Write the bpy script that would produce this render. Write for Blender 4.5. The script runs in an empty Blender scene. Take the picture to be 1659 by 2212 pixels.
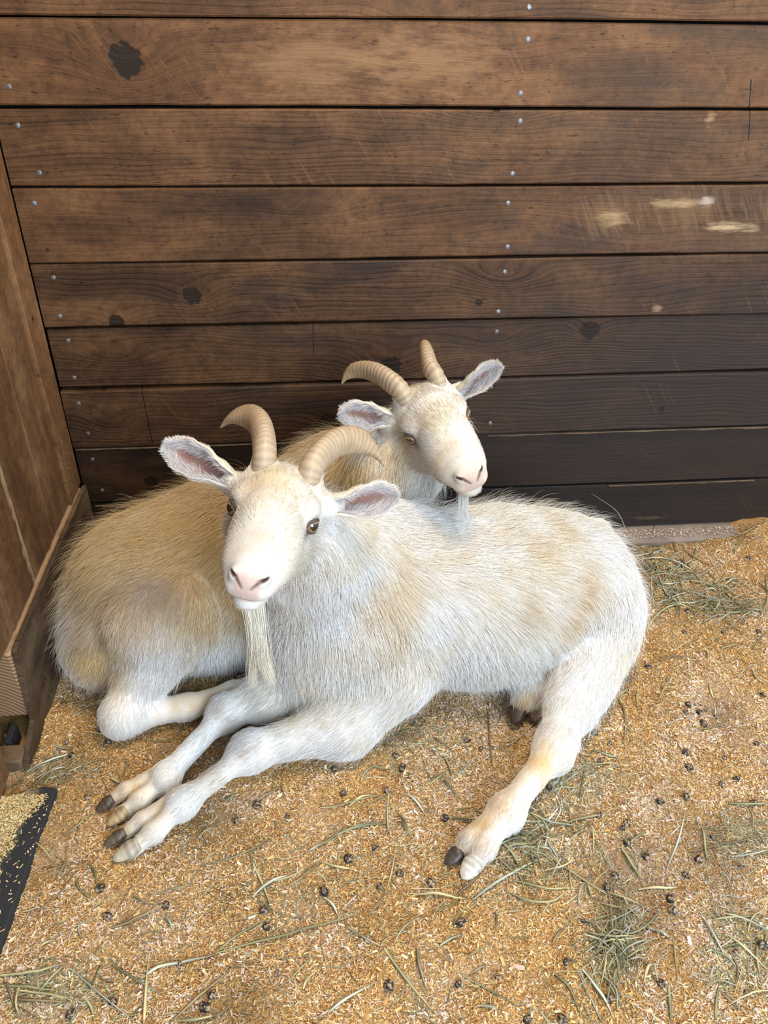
import bpy, math
import numpy as np
from mathutils import Matrix, Vector

rng = np.random.default_rng(7)
SC = bpy.context.scene
COL = SC.collection
V = lambda *a: np.array(a, dtype=float)
def nrm(v):
    v = np.asarray(v, float)
    return v / (np.linalg.norm(v, axis=-1, keepdims=True) + 1e-12)

# ------------------------------------------------------------------ camera
FPX, PITCH, ROLL, YAW = 1696.2, math.radians(33.899), math.radians(0.809), math.radians(-5.589)
IW, IH = 1659, 2212
CAM = V(0, -1.604, 1.175)
_fw = V(-math.sin(YAW) * math.cos(PITCH), math.cos(YAW) * math.cos(PITCH), -math.sin(PITCH))
_r0 = V(math.cos(YAW), math.sin(YAW), 0); _u0 = np.cross(_r0, _fw)
_r = math.cos(ROLL) * _r0 + math.sin(ROLL) * _u0
_u = -math.sin(ROLL) * _r0 + math.cos(ROLL) * _u0
cd = bpy.data.cameras.new('camera'); cam = bpy.data.objects.new('camera', cd); COL.objects.link(cam)
cd.sensor_fit = 'HORIZONTAL'; cd.sensor_width = 36; cd.lens = FPX * 36 / IW
cd.clip_start = 0.02
M4 = Matrix(((_r[0], _u[0], -_fw[0], CAM[0]), (_r[1], _u[1], -_fw[1], CAM[1]), (_r[2], _u[2], -_fw[2], CAM[2]), (0, 0, 0, 1)))
cam.matrix_world = M4
SC.camera = cam

# ------------------------------------------------------------------ world, light, exposure
w = bpy.data.worlds.new('world'); SC.world = w; w.use_nodes = True
bg = w.node_tree.nodes['Background']; bg.inputs[0].default_value = (0.80, 0.88, 1.0, 1); bg.inputs[1].default_value = 0.70
def area(name, loc, target, sx, sy, power, col):
    l = bpy.data.lights.new(name, 'AREA'); l.shape = 'RECTANGLE'; l.size = sx; l.size_y = sy; l.energy = power; l.color = col
    o = bpy.data.objects.new(name, l); COL.objects.link(o); o.location = loc
    o.rotation_euler = (Vector(target) - Vector(loc)).to_track_quat('-Z', 'Y').to_euler()
    return o
area('barn_door_daylight', (1.35, -3.3, 1.7), (0.2, -0.4, 0.2), 1.6, 2.0, 108, (0.72, 0.86, 1.0))
area('roof_light', (0.55, -0.75, 3.1), (0.2, -0.5, 0.0), 0.55, 0.55, 52, (1.0, 0.80, 0.56))
SC.cycles.adaptive_threshold = 0.04; SC.cycles.max_bounces = 3; SC.cycles.diffuse_bounces = 2; SC.cycles.glossy_bounces = 1; SC.cycles.transmission_bounces = 0; SC.cycles.volume_bounces = 0
vs = SC.view_settings
vs.view_transform = 'Standard'; vs.look = 'None'; vs.exposure = 0.20; vs.gamma = 1.0; vs.use_curve_mapping = False

# ------------------------------------------------------------------ pixel <-> place helpers
def ray(x, y): return _r * (x - IW / 2) / FPX - _u * (y - IH / 2) / FPX + _fw
def atz(x, y, z=0.0): d = ray(x, y); return CAM + d * ((z - CAM[2]) / d[2])
def aty(x, y, Y=0.0): d = ray(x, y); return CAM + d * ((Y - CAM[1]) / d[1])
def atd(x, y, D): return CAM + ray(x, y) * D
def project(P):
    v = np.asarray(P, float) - CAM; z = v @ _fw
    return IW / 2 + FPX * (v @ _r) / z, IH / 2 - FPX * (v @ _u) / z, z

# ------------------------------------------------------------------ noise
def _h3(i, j, k, s):
    n = (i * 374761393 + j * 668265263 + k * 2147483647 + s * 1274126177) & 0xffffffff
    n = ((n ^ (n >> 13)) * 1274126177) & 0xffffffff
    n = ((n ^ (n >> 16)) * 2246822519) & 0xffffffff
    return ((n ^ (n >> 15)) & 0xffffff) / float(0xffffff)
def noise3(P, s=0):
    P = np.asarray(P, float); f = np.floor(P); u = P - f; u = u * u * (3 - 2 * u); i = f.astype(np.int64)
    r = 0
    for a in (0, 1):
        for b in (0, 1):
            for c in (0, 1):
                wgt = (u[..., 0] if a else 1 - u[..., 0]) * (u[..., 1] if b else 1 - u[..., 1]) * (u[..., 2] if c else 1 - u[..., 2])
                r = r + wgt * _h3(i[..., 0] + a, i[..., 1] + b, i[..., 2] + c, s)
    return r * 2 - 1
def fbm(P, s=0, o=3):
    r = 0; a = 1.0; P = np.asarray(P, float)
    for k in range(o): r = r + a * noise3(P * 2 ** k, s + k * 17); a *= 0.5
    return r

# ------------------------------------------------------------------ object helpers
def make_mesh(name, v, f, cols=None, smooth=True, mats=(), fm=None):
    me = bpy.data.meshes.new(name); v = np.ascontiguousarray(v, dtype=np.float32)
    if isinstance(f, np.ndarray):
        n, k = f.shape; me.vertices.add(len(v)); me.vertices.foreach_set('co', v.ravel())
        me.loops.add(n * k); me.loops.foreach_set('vertex_index', np.ascontiguousarray(f, dtype=np.int32).ravel())
        me.polygons.add(n); me.polygons.foreach_set('loop_start', np.arange(0, n * k, k, dtype=np.int32))
        me.update(calc_edges=True)
    else:
        me.from_pydata(v.tolist(), [], f); me.update()
    if smooth: me.polygons.foreach_set('use_smooth', np.ones(len(me.polygons), dtype=bool))
    if fm is not None: me.polygons.foreach_set('material_index', np.asarray(fm, dtype=np.int32))
    if cols is not None:
        a = me.attributes.new('col', 'FLOAT_COLOR', 'POINT'); c = np.ones((len(v), 4), np.float32); c[:, :3] = cols
        a.data.foreach_set('color', c.ravel())
    for m in mats: me.materials.append(m)
    return me
def link(name, data, parent=None, loc=None):
    o = bpy.data.objects.new(name, data); COL.objects.link(o)
    if loc is not None: o.location = loc
    if parent is not None: o.parent = parent
    return o
def tag(o, label=None, cat=None, group=None, kind=None):
    for k, x in (('label', label), ('category', cat), ('group', group), ('kind', kind)):
        if x: o[k] = x
    return o
def boxv(x0, x1, y0, y1, z0, z1, b=0.0):
    """bevelled box: 24 corner verts joined by faces, bevel b"""
    X = (x0, x1); Y = (y0, y1); Z = (z0, z1); v = []; ix = {}
    for i in (0, 1):
        for j in (0, 1):
            for k in (0, 1):
                s = V(1 if i == 0 else -1, 1 if j == 0 else -1, 1 if k == 0 else -1) * b; c = V(X[i], Y[j], Z[k])
                for a in range(3):
                    d = s.copy(); d[a] = 0; ix[(i, j, k, a)] = len(v); v.append(c + d)
    f = []
    cyc = ((0, 0), (1, 0), (1, 1), (0, 1))
    for a in range(3):
        for e in (0, 1):
            q = []
            for (m, n) in cyc:
                t = [0, 0, 0]; t[a] = e; t[(a + 1) % 3] = m; t[(a + 2) % 3] = n; q.append(ix[(t[0], t[1], t[2], a)])
            f.append(q if e else q[::-1])
    for a in range(3):                                   # edge strips along axis a
        for (m, n) in cyc:
            t0 = [0, 0, 0]; t0[(a + 1) % 3] = m; t0[(a + 2) % 3] = n; t1 = list(t0); t1[a] = 1
            b1, b2 = (a + 1) % 3, (a + 2) % 3
            q = [ix[(*t0, b1)], ix[(*t1, b1)], ix[(*t1, b2)], ix[(*t0, b2)]]
            f.append(q if (m + n) % 2 == 0 else q[::-1])
    for key in [(i, j, k) for i in (0, 1) for j in (0, 1) for k in (0, 1)]:
        q = [ix[(*key, 0)], ix[(*key, 1)], ix[(*key, 2)]]
        f.append(q if sum(key) % 2 else q[::-1])
    return np.array(v), f

# ------------------------------------------------------------------ materials
def newmat(name):
    m = bpy.data.materials.new(name); m.use_nodes = True; nt = m.node_tree
    return m, nt, nt.nodes['Principled BSDF']
class NB:
    """tiny node builder"""
    def __init__(s, nt): s.nt = nt
    def n(s, typ, **kw):
        nd = s.nt.nodes.new(typ)
        for k, x in kw.items(): setattr(nd, k, x)
        return nd
    def set(s, sock, x):
        if isinstance(x, bpy.types.NodeSocket): s.nt.links.new(x, sock)
        else: sock.default_value = x
    def m(s, op, a, b=0.0, c=None, clamp=False):
        nd = s.n('ShaderNodeMath', operation=op, use_clamp=clamp); s.set(nd.inputs[0], a); s.set(nd.inputs[1], b)
        if c is not None: s.set(nd.inputs[2], c)
        return nd.outputs[0]
    def xyz(s, x, y, z):
        nd = s.n('ShaderNodeCombineXYZ'); s.set(nd.inputs[0], x); s.set(nd.inputs[1], y); s.set(nd.inputs[2], z); return nd.outputs[0]
    def noise(s, vec, scale=1.0, detail=2.0, rough=0.5, dist=0.0):
        nd = s.n('ShaderNodeTexNoise'); s.set(nd.inputs['Vector'], vec); nd.inputs['Scale'].default_value = scale
        nd.inputs['Detail'].default_value = detail; nd.inputs['Roughness'].default_value = rough; nd.inputs['Distortion'].default_value = dist
        return nd.outputs['Fac']
    def ramp(s, fac, stops):
        nd = s.n('ShaderNodeValToRGB'); s.set(nd.inputs[0], fac); e = nd.color_ramp.elements
        while len(e) < len(stops): e.new(0.5)
        for i, (p, c) in enumerate(stops):
            e[i].position = p; e[i].color = (c, c, c, 1) if isinstance(c, (int, float)) else (*c, 1)
        return nd.outputs[0]
    def mix(s, fac, a, b, mode='MIX'):
        nd = s.n('ShaderNodeMix', data_type='RGBA', blend_type=mode); s.set(nd.inputs[0], fac)
        s.set(nd.inputs[6], a if isinstance(a, bpy.types.NodeSocket) else (*a, 1)); s.set(nd.inputs[7], b if isinstance(b, bpy.types.NodeSocket) else (*b, 1))
        return nd.outputs[2]
    def bump(s, h, strength, dist):
        nd = s.n('ShaderNodeBump'); s.set(nd.inputs['Height'], h); nd.inputs['Strength'].default_value = strength; nd.inputs['Distance'].default_value = dist
        return nd.outputs[0]
def wood(name, base, dark, light, L='X', A='Z', seed=0.0, knots=(), freq=95.0, rings=0.5, marks=(), worn=(), grime=None, rough=0.62):
    """board timber: grain runs along L; A is across; knots = (l, a, size_l, size_a, swirl, core); marks = dark saw cuts (l0, l1, a0, a1); worn = pale rubbed spots"""
    m, nt, bs = newmat(name); b = NB(nt)
    tc = b.n('ShaderNodeTexCoord'); sp = b.n('ShaderNodeSeparateXYZ'); nt.links.new(tc.outputs['Object'], sp.inputs[0])
    l = sp.outputs[L]; a = sp.outputs[A]
    wob = b.noise(b.xyz(b.m('MULTIPLY', l, 2.2), b.m('MULTIPLY', a, 7.0), seed), 1.0, 2.0)
    g = b.m('ADD', a, b.m('MULTIPLY', b.m('SUBTRACT', wob, 0.5), 0.075))
    core = None
    for (kl, ka, sl, sa, amp, kr) in knots:
        dl = b.m('DIVIDE', b.m('SUBTRACT', l, kl), sl); da = b.m('DIVIDE', b.m('SUBTRACT', a, ka), sa)
        r2 = b.m('ADD', b.m('MULTIPLY', dl, dl), b.m('MULTIPLY', da, da))
        g = b.m('ADD', g, b.m('MULTIPLY', b.m('EXPONENT', b.m('MULTIPLY', r2, -1.0)), amp))
        if kr > 0:
            dl = b.m('SUBTRACT', l, kl); da = b.m('SUBTRACT', a, ka)
            d = b.m('SQRT', b.m('ADD', b.m('MULTIPLY', dl, dl), b.m('MULTIPLY', da, da)))
            d = b.m('ADD', d, b.m('MULTIPLY', b.m('SUBTRACT', b.noise(tc.outputs['Object'], 75.0, 1.0), 0.5), kr * 0.9))
            mk = b.ramp(b.m('DIVIDE', d, kr * 2), [(0.40, 1.0), (0.50, 0.0)])
            core = mk if core is None else b.m('MAXIMUM', core, mk)
    med = b.noise(b.xyz(b.m('MULTIPLY', l, 1.6), b.m('MULTIPLY', g, freq), seed + 3), 1.0, 3.0, 0.55)
    fine = b.noise(b.xyz(b.m('MULTIPLY', l, 9.0), b.m('MULTIPLY', g, freq * 5.5), seed + 9), 1.0, 2.0, 0.6)
    wave = b.m('SINE', b.m('ADD', b.m('MULTIPLY', g, freq * 7.0), b.m('MULTIPLY', med, 5.0)))
    wave = b.m('POWER', b.m('MULTIPLY_ADD', wave, 0.5, 0.5), 3.0)
    st = b.m('ADD', b.m('MULTIPLY', med, 0.55), b.m('MULTIPLY', fine, 0.42))
    st = b.m('ADD', st, b.m('MULTIPLY', wave, 0.20 * rings))
    col = b.mix(b.ramp(st, [(0.36, 0.0), (0.86, 1.0)]), base, dark)
    pat = b.noise(b.xyz(b.m('MULTIPLY', l, 4.0), b.m('MULTIPLY', a, 9.0), seed + 5), 1.0, 2.0, 0.6)
    col = b.mix(b.ramp(pat, [(0.44, 0.0), (0.70, 0.85)]), col, light)
    mot = b.noise(tc.outputs['Object'], 44.0, 4.0, 0.78)
    col = b.mix(0.85, col, b.ramp(mot, [(0.30, 0.50), (0.50, 0.98), (0.68, 1.30)]), 'MULTIPLY')
    spk = b.noise(b.xyz(b.m('MULTIPLY', l, 60.0), b.m('MULTIPLY', a, 190.0), seed + 2), 1.0, 1.0, 0.7)
    col = b.mix(b.ramp(spk, [(0.66, 0.0), (0.74, 0.7)]), col, tuple(x * 0.5 for x in dark))
    stain = b.noise(b.xyz(b.m('MULTIPLY', l, 3.0), b.m('MULTIPLY', a, 8.0), seed + 21), 1.0, 3.0, 0.65)
    col = b.mix(b.ramp(stain, [(0.52, 0.0), (0.75, 0.7)]), col, tuple(x * 0.42 for x in dark))
    if grime is not None:                                # (from l, to l, colour): dirt rubbed into the boards
        gl = b.m('ADD', b.m('DIVIDE', b.m('SUBTRACT', l, grime[0]), grime[1] - grime[0]), b.m('MULTIPLY', b.m('SUBTRACT', stain, 0.5), 1.2), clamp=True)
        col = b.mix(b.m('MULTIPLY', gl, 0.85), col, grime[2])
    # pale scratches
    sn = b.noise(b.xyz(b.m('MULTIPLY', b.m('ADD', l, b.m('MULTIPLY', a, 0.6)), 260.0), b.m('MULTIPLY', a, 9.0), seed + 40), 1.0, 0.0)
    sm = b.noise(b.xyz(b.m('MULTIPLY', l, 7.0), b.m('MULTIPLY', a, 12.0), seed + 50), 1.0, 1.0)
    col = b.mix(b.m('MULTIPLY', b.ramp(sn, [(0.71, 0.0), (0.80, 0.32)]), b.ramp(sm, [(0.48, 0.0), (0.62, 1.0)])), col, tuple(min(1, x * 1.35) for x in light))
    sn2 = b.noise(b.xyz(b.m('MULTIPLY', b.m('SUBTRACT', l, b.m('MULTIPLY', a, 1.4)), 190.0), b.m('MULTIPLY', a, 14.0), seed + 44), 1.0, 0.0)
    sm2 = b.noise(b.xyz(b.m('MULTIPLY', l, 9.0), b.m('MULTIPLY', a, 10.0), seed + 58), 1.0, 1.0)
    col = b.mix(b.m('MULTIPLY', b.ramp(sn2, [(0.73, 0.0), (0.81, 0.28)]), b.ramp(sm2, [(0.50, 0.0), (0.64, 1.0)])), col, tuple(min(1, x * 1.2) for x in light))
    for (wl, wa, rl, ra, wc, *vert) in worn:
        dl = b.m('DIVIDE', b.m('SUBTRACT', l, wl), rl); da = b.m('DIVIDE', b.m('SUBTRACT', a, wa), ra)
        r = b.m('SQRT', b.m('ADD', b.m('MULTIPLY', dl, dl), b.m('MULTIPLY', da, da)))
        r = b.m('ADD', r, b.m('MULTIPLY', b.m('SUBTRACT', b.noise(b.xyz(b.m('MULTIPLY', b.m('ADD', l, b.m('MULTIPLY', a, 0.5 if vert else 0.0)), 95.0 if vert else 16.0), b.m('MULTIPLY', a, 12.0 if vert else 60.0), seed), 1.0, 3.0, 0.7), 0.5), 3.0))
        col = b.mix(b.ramp(r, [(0.1, 0.8), (1.0, 0.0)]), col, wc)
    if core is not None: col = b.mix(b.m('MULTIPLY', core, 0.93), col, (0.016, 0.009, 0.006))
    for (l0, l1, a0, a1) in marks:
        t = b.m('MULTIPLY', b.m('MULTIPLY', b.m('GREATER_THAN', a, a0), b.m('LESS_THAN', a, a1)),
                b.m('LESS_THAN', b.m('ABSOLUTE', b.m('SUBTRACT', l, b.m('ADD', l0, b.m('MULTIPLY', b.m('SUBTRACT', a, a0), (l1 - l0) / (a1 - a0))))), 0.0011))
        col = b.mix(t, col, (0.006, 0.005, 0.005))
    b.set(bs.inputs['Base Color'], col); bs.inputs['Roughness'].default_value = rough
    bs.inputs['Specular IOR Level'].default_value = 0.3
    h = b.m('SUBTRACT', 1.0, st)
    if core is not None: h = b.m('SUBTRACT', h, b.m('MULTIPLY', core, 0.5))
    b.set(bs.inputs['Normal'], b.bump(h, 0.75, 0.0022))
    return m
def attrmat(name, rough=0.8, spec=0.2, sss=0.0, bump=None, mul=None):
    m, nt, bs = newmat(name); b = NB(nt)
    at = b.n('ShaderNodeAttribute', attribute_name='col'); c = at.outputs['Color']
    tc = b.n('ShaderNodeTexCoord')
    if mul: c = b.mix(b.ramp(b.noise(tc.outputs['Object'], mul[0], 3.0), [(0.3, 0.0), (0.7, 1.0)]), b.mix(1.0, c, (mul[1],) * 3, 'MULTIPLY'), c)
    b.set(bs.inputs['Base Color'], c); bs.inputs['Roughness'].default_value = rough; bs.inputs['Specular IOR Level'].default_value = spec
    if sss: bs.inputs['Subsurface Weight'].default_value = sss; bs.inputs['Subsurface Scale'].default_value = 0.004; bs.inputs['Subsurface Radius'].default_value = (1, .5, .3)
    if bump: b.set(bs.inputs['Normal'], b.bump(b.noise(tc.outputs['Object'], bump[0], 3.0), bump[1], bump[2]))
    return m
def flat(name, c, rough=0.7, spec=0.3, metal=0.0, nz=None):
    m, nt, bs = newmat(name); b = NB(nt); bs.inputs['Roughness'].default_value = rough; bs.inputs['Specular IOR Level'].default_value = spec; bs.inputs['Metallic'].default_value = metal
    tc = b.n('ShaderNodeTexCoord'); sc_, lo = nz or (40.0, 0.7)
    f = b.noise(tc.outputs['Object'], sc_, 3.0)
    b.set(bs.inputs['Base Color'], b.mix(b.ramp(f, [(0.3, 0.0), (0.7, 1.0)]), tuple(x * lo for x in c), c))
    return m

# ================================================================== THE SETTING
def floor_h(x, y):
    x = np.asarray(x, float); y = np.asarray(y, float)
    P = np.stack([x, y, x * 0 + 0.3], -1)
    h = 0.010 * fbm(P * 5.0, 3, 2) + 0.0075 * fbm(P * 19.0, 9, 3)
    h = h - 0.018 * np.exp(-((y + 0.02) / 0.05) ** 2) * np.exp(-((x - 0.92) / .14) ** 2) + 0.020 * np.exp(-((y + 0.02) / 0.10) ** 2) * np.clip((x - 1.05) / 0.1, 0, 1)     # shavings banked up to the sill
    h = h - 0.012 * np.exp(-(((x + 0.27) / 0.10) ** 2 + ((y + 0.98) / 0.06) ** 2))           # scraped hollow
    h = h + 0.010 * np.exp(-((x - 0.52 - 0.2 * (y + 0.95)) / 0.05) ** 2) * np.clip((-0.7 - y) / 0.1, 0, 1)
    return h - 0.004
m, nt, bs = newmat('packed_shavings'); b = NB(nt)
tc = b.n('ShaderNodeTexCoord'); O = tc.outputs['Object']
n1 = b.noise(O, 420.0, 3.0, 0.7); n2 = b.noise(O, 7.0, 3.0, 0.6); n3 = b.noise(O, 160.0, 2.0, 0.6)
c = b.ramp(n1, [(0.30, (0.10, 0.045, 0.016)), (0.47, (0.44, 0.23, 0.08)), (0.60, (0.68, 0.42, 0.17)), (0.76, (0.84, 0.64, 0.40))])
c = b.mix(b.ramp(n2, [(0.50, 0.0), (0.66, 0.45)]), c, (0.55, 0.42, 0.34))
c = b.mix(b.ramp(n3, [(0.62, 0.0), (0.72, 0.6)]), c, (0.16, 0.085, 0.04))
b.set(bs.inputs['Base Color'], c); bs.inputs['Roughness'].default_value = 0.9; bs.inputs['Specular IOR Level'].default_value = 0.1
b.set(bs.inputs['Normal'], b.bump(n1, 1.0, 0.003)); M_FLOOR = m
gx = np.linspace(-0.75, 2.2, 330); gy = np.linspace(-2.3, 0.06, 270)
GX, GY = np.meshgrid(gx, gy, indexing='ij'); v = np.stack([GX, GY, floor_h(GX, GY)], -1).reshape(-1, 3)
I = np.arange(330 * 270).reshape(330, 270)
f = np.stack([I[:-1, :-1], I[1:, :-1], I[1:, 1:], I[:-1, 1:]], -1).reshape(-1, 4)
tag(link('floor', make_mesh('floor', v, f, mats=[M_FLOOR])), 'barn floor bedded with packed orange wood shavings', kind='structure')

M_DARK = flat('dark_gap', (0.010, 0.008, 0.007), 0.9, 0.1)
M_NAIL = flat('galvanised_nail', (0.30, 0.31, 0.33), 0.45, 0.5, 0.6, (300.0, 0.55))
M_RUST = flat('rusty_nail', (0.07, 0.045, 0.035), 0.7, 0.3, 0.3, (300.0, 0.55))
vv, ff = boxv(-0.60, 2.2, 0.034, 0.06, -0.05, 1.75)
wall_back = tag(link('wall_back', make_mesh('wall_back', vv, ff, smooth=False, mats=[M_DARK])), 'barn wall of horizontal brown planks nailed up with narrow gaps', kind='structure')

WB = (0.60, 0.42, 0.26)
BROWN = (0.138, 0.061, 0.0235); BDARK = (0.036, 0.0155, 0.0066); BLIGHT = (0.205, 0.098, 0.039)
GR = (0.034, 0.0255, 0.023)
def sc(c, k): return tuple(x * k for x in c)
# z0, z1, base, dark, light, knots, marks, worn, grime, rings, freq
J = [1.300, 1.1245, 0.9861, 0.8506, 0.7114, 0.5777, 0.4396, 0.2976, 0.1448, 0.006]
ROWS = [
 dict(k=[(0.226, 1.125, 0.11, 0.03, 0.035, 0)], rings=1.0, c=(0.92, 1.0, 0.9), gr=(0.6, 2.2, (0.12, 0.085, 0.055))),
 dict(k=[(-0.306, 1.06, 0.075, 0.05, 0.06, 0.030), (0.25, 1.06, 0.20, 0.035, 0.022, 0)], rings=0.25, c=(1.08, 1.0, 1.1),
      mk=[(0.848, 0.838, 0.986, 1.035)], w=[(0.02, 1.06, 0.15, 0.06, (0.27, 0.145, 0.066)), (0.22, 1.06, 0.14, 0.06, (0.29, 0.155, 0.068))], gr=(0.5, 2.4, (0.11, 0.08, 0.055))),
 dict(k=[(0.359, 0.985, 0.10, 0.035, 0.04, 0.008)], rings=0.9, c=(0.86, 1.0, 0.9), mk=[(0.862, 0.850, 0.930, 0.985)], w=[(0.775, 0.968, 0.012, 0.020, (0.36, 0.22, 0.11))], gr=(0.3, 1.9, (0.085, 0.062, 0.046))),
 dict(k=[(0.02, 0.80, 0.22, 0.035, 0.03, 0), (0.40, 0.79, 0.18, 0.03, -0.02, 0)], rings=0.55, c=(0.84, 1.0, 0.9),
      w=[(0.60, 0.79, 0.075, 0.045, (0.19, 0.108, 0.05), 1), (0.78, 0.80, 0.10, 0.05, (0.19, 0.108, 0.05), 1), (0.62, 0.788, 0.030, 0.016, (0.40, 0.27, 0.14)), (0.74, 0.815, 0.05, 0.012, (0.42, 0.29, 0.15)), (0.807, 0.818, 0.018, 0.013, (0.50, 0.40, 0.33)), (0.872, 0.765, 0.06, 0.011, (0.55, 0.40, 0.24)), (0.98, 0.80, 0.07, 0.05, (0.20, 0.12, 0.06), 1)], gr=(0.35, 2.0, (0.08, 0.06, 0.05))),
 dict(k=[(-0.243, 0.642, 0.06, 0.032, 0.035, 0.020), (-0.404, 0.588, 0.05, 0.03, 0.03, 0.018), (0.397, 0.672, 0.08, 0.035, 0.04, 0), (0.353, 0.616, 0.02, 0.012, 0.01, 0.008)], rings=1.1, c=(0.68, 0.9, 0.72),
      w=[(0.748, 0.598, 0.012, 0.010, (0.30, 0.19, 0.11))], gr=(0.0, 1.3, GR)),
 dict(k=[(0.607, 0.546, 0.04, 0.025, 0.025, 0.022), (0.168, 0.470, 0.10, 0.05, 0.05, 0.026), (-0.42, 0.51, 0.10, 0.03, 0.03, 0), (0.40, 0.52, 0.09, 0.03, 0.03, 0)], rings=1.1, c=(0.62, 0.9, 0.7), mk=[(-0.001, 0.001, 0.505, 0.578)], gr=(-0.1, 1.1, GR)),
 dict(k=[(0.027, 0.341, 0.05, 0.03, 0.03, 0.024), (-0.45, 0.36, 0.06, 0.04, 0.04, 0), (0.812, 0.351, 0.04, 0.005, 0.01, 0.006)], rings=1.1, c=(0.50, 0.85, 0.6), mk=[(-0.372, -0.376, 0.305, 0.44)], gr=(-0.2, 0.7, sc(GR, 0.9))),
 dict(k=[(-0.393, 0.198, 0.04, 0.03, 0.02, 0.016)], rings=0.3, c=(0.30, 0.8, 0.45), gr=(-0.5, 0.35, sc(GR, 0.75))),  # dark boards; this row and the next painted darker for shade behind goats
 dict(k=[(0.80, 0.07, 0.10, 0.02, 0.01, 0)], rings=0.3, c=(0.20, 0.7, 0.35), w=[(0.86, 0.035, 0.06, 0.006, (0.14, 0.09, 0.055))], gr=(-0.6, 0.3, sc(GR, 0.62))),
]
NAILX = {-0.51: [1.018, 0.957, 0.878, 0.824, 0.738, 0.684, 0.604, 0.549, 0.466, 0.409, 0.336, 0.265, 0.181],
         0.40: [1.145, 1.096, 1.01, 0.964, 0.872, 0.817, 0.732, 0.681, 0.596, 0.548, 0.421, 0.329, 0.262, 0.18],
         1.30: [1.096, 1.01, 0.964, 0.872, 0.817, 0.732, 0.681, 0.596, 0.548, 0.466, 0.421, 0.329, 0.262, 0.18]}
NAILX[-0.51][2] = 0.878
def nail_mesh(mat, name):
    R = [(0.0, -0.0012), (0.0028, -0.0011), (0.0049, -0.0006), (0.0054, 0.0003), (0.0054, 0.004)]
    v = []; f = []; n = 12
    for r, y in R[1:]:
        for i in range(n): a = 2 * math.pi * i / n; v.append((r * math.cos(a), y, r * math.sin(a)))
    for k in range(len(R) - 2):
        for i in range(n): j = (i + 1) % n; f.append([k * n + i, (k + 1) * n + i, (k + 1) * n + j, k * n + j])
    f.append(list(range(n)))
    return make_mesh(name, v, f, mats=[mat])
NM, NR = nail_mesh(M_NAIL, 'nail'), nail_mesh(M_RUST, 'nail')
for i, R in enumerate(ROWS):
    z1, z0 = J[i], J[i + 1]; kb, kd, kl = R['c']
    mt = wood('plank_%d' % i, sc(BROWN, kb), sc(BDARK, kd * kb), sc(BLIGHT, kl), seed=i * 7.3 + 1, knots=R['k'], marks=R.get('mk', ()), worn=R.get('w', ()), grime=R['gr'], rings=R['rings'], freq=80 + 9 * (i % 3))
    # top edge follows a slightly wavy sawn line: a subdivided bevelled board
    n = 90; xs = np.linspace(-0.548, 2.2, n); off = 0.0025 * (i % 2) + 0.0006 * i * (i % 3)
    gap = 0.0016 + 0.0008 * (i % 3)
    prof = [(0.03, 0), (off + 0.003, 0), (off, 0.003), (off, 1), (off, 2), (off + 0.003, 3), (0.03, 3)]
    vv = []
    for k, x in enumerate(xs):
        wt = 0.0013 * math.sin(x * 3.1 + i) + 0.0009 * float(noise3(V(x * 14, i * 3.3, 0.5))); wb_ = 0.0013 * math.sin(x * 2.7 + i * 2) + 0.0008 * float(noise3(V(x * 15, i * 5.1, 7.5)))
        zb, zt = z0 + gap + wb_, z1 - gap + wt; zm = (zb + zt) / 2
        bow = 0.0012 * float(noise3(V(x * 4, i * 2.2, 3.5)))
        vv += [(x, 0.03, zb), (x, off + 0.003, zb), (x, off, zb + 0.003), (x, off + bow, zm), (x, off, zt - 0.003), (x, off + 0.003, zt), (x, 0.03, zt)]
    I7 = np.arange(n * 7).reshape(n, 7)
    f = []
    for k in range(n - 1):
        for q in range(7): f.append([int(I7[k, q]), int(I7[k + 1, q]), int(I7[k + 1, (q + 1) % 7]), int(I7[k, (q + 1) % 7])])
    f.append([int(q) for q in I7[0]]); f.append([int(q) for q in I7[-1][::-1]])
    pl = link('plank', make_mesh('plank', np.array(vv), f, smooth=False, mats=[mt]), wall_back)
    for nx, zs in NAILX.items():
        for z in zs:
            if z0 < z < z1:
                q = int(z * 1000 + nx * 77)
                rusty = (nx < 0 and abs(z - 0.738) < 0.002) or (z < 0.3 and nx > 0)
                nl = link('nail', NR if rusty else NM, pl, (nx + 0.004 * math.sin(q) + (0.014 if nx < 0 and abs(z - .878) < .002 else 0), off + 0.0004, z))
                nl.rotation_euler = (0.12 * math.sin(q * 2.1), q, 0.12 * math.cos(q))
# pale splintered lips on two plank edges
M_SPL = wood('pale_splinter', (0.15, 0.10, 0.06), (0.07, 0.045, 0.027), (0.22, 0.15, 0.09), seed=90)
for (x0, x1, z) in ((-0.545, 0.30, 0.2953), (-0.53, -0.2, 0.1425), (0.40, 1.25, 0.2960), (0.72, 1.1, 0.143)):
    n = 60; vv = []; xs = np.linspace(x0, x1, n)
    for k, x in enumerate(xs):
        e = min(k, n - 1 - k) / 4.0; t = min(1, e) * (0.0003 + 0.0042 * max(0, float(noise3(V(x * 26, z * 30, 2.2))) - .1))
        vv += [(x, 0.0035, z), (x, -0.0005, z - 0.0008), (x, -0.0009, z - 0.0008 - t), (x, 0.0035, z - 0.001 - t)]
    f = []
    for k in range(n - 1):
        for q in range(4): f.append([k * 4 + q, k * 4 + 4 + q, k * 4 + 4 + (q + 1) % 4, k * 4 + (q + 1) % 4])
    f += [[0, 1, 2, 3], [4 * n - 1, 4 * n - 2, 4 * n - 3, 4 * n - 4]]
    link('splintered_edge', make_mesh('splintered_edge', np.array(vv), f, smooth=False, mats=[M_SPL]), wall_back)
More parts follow.
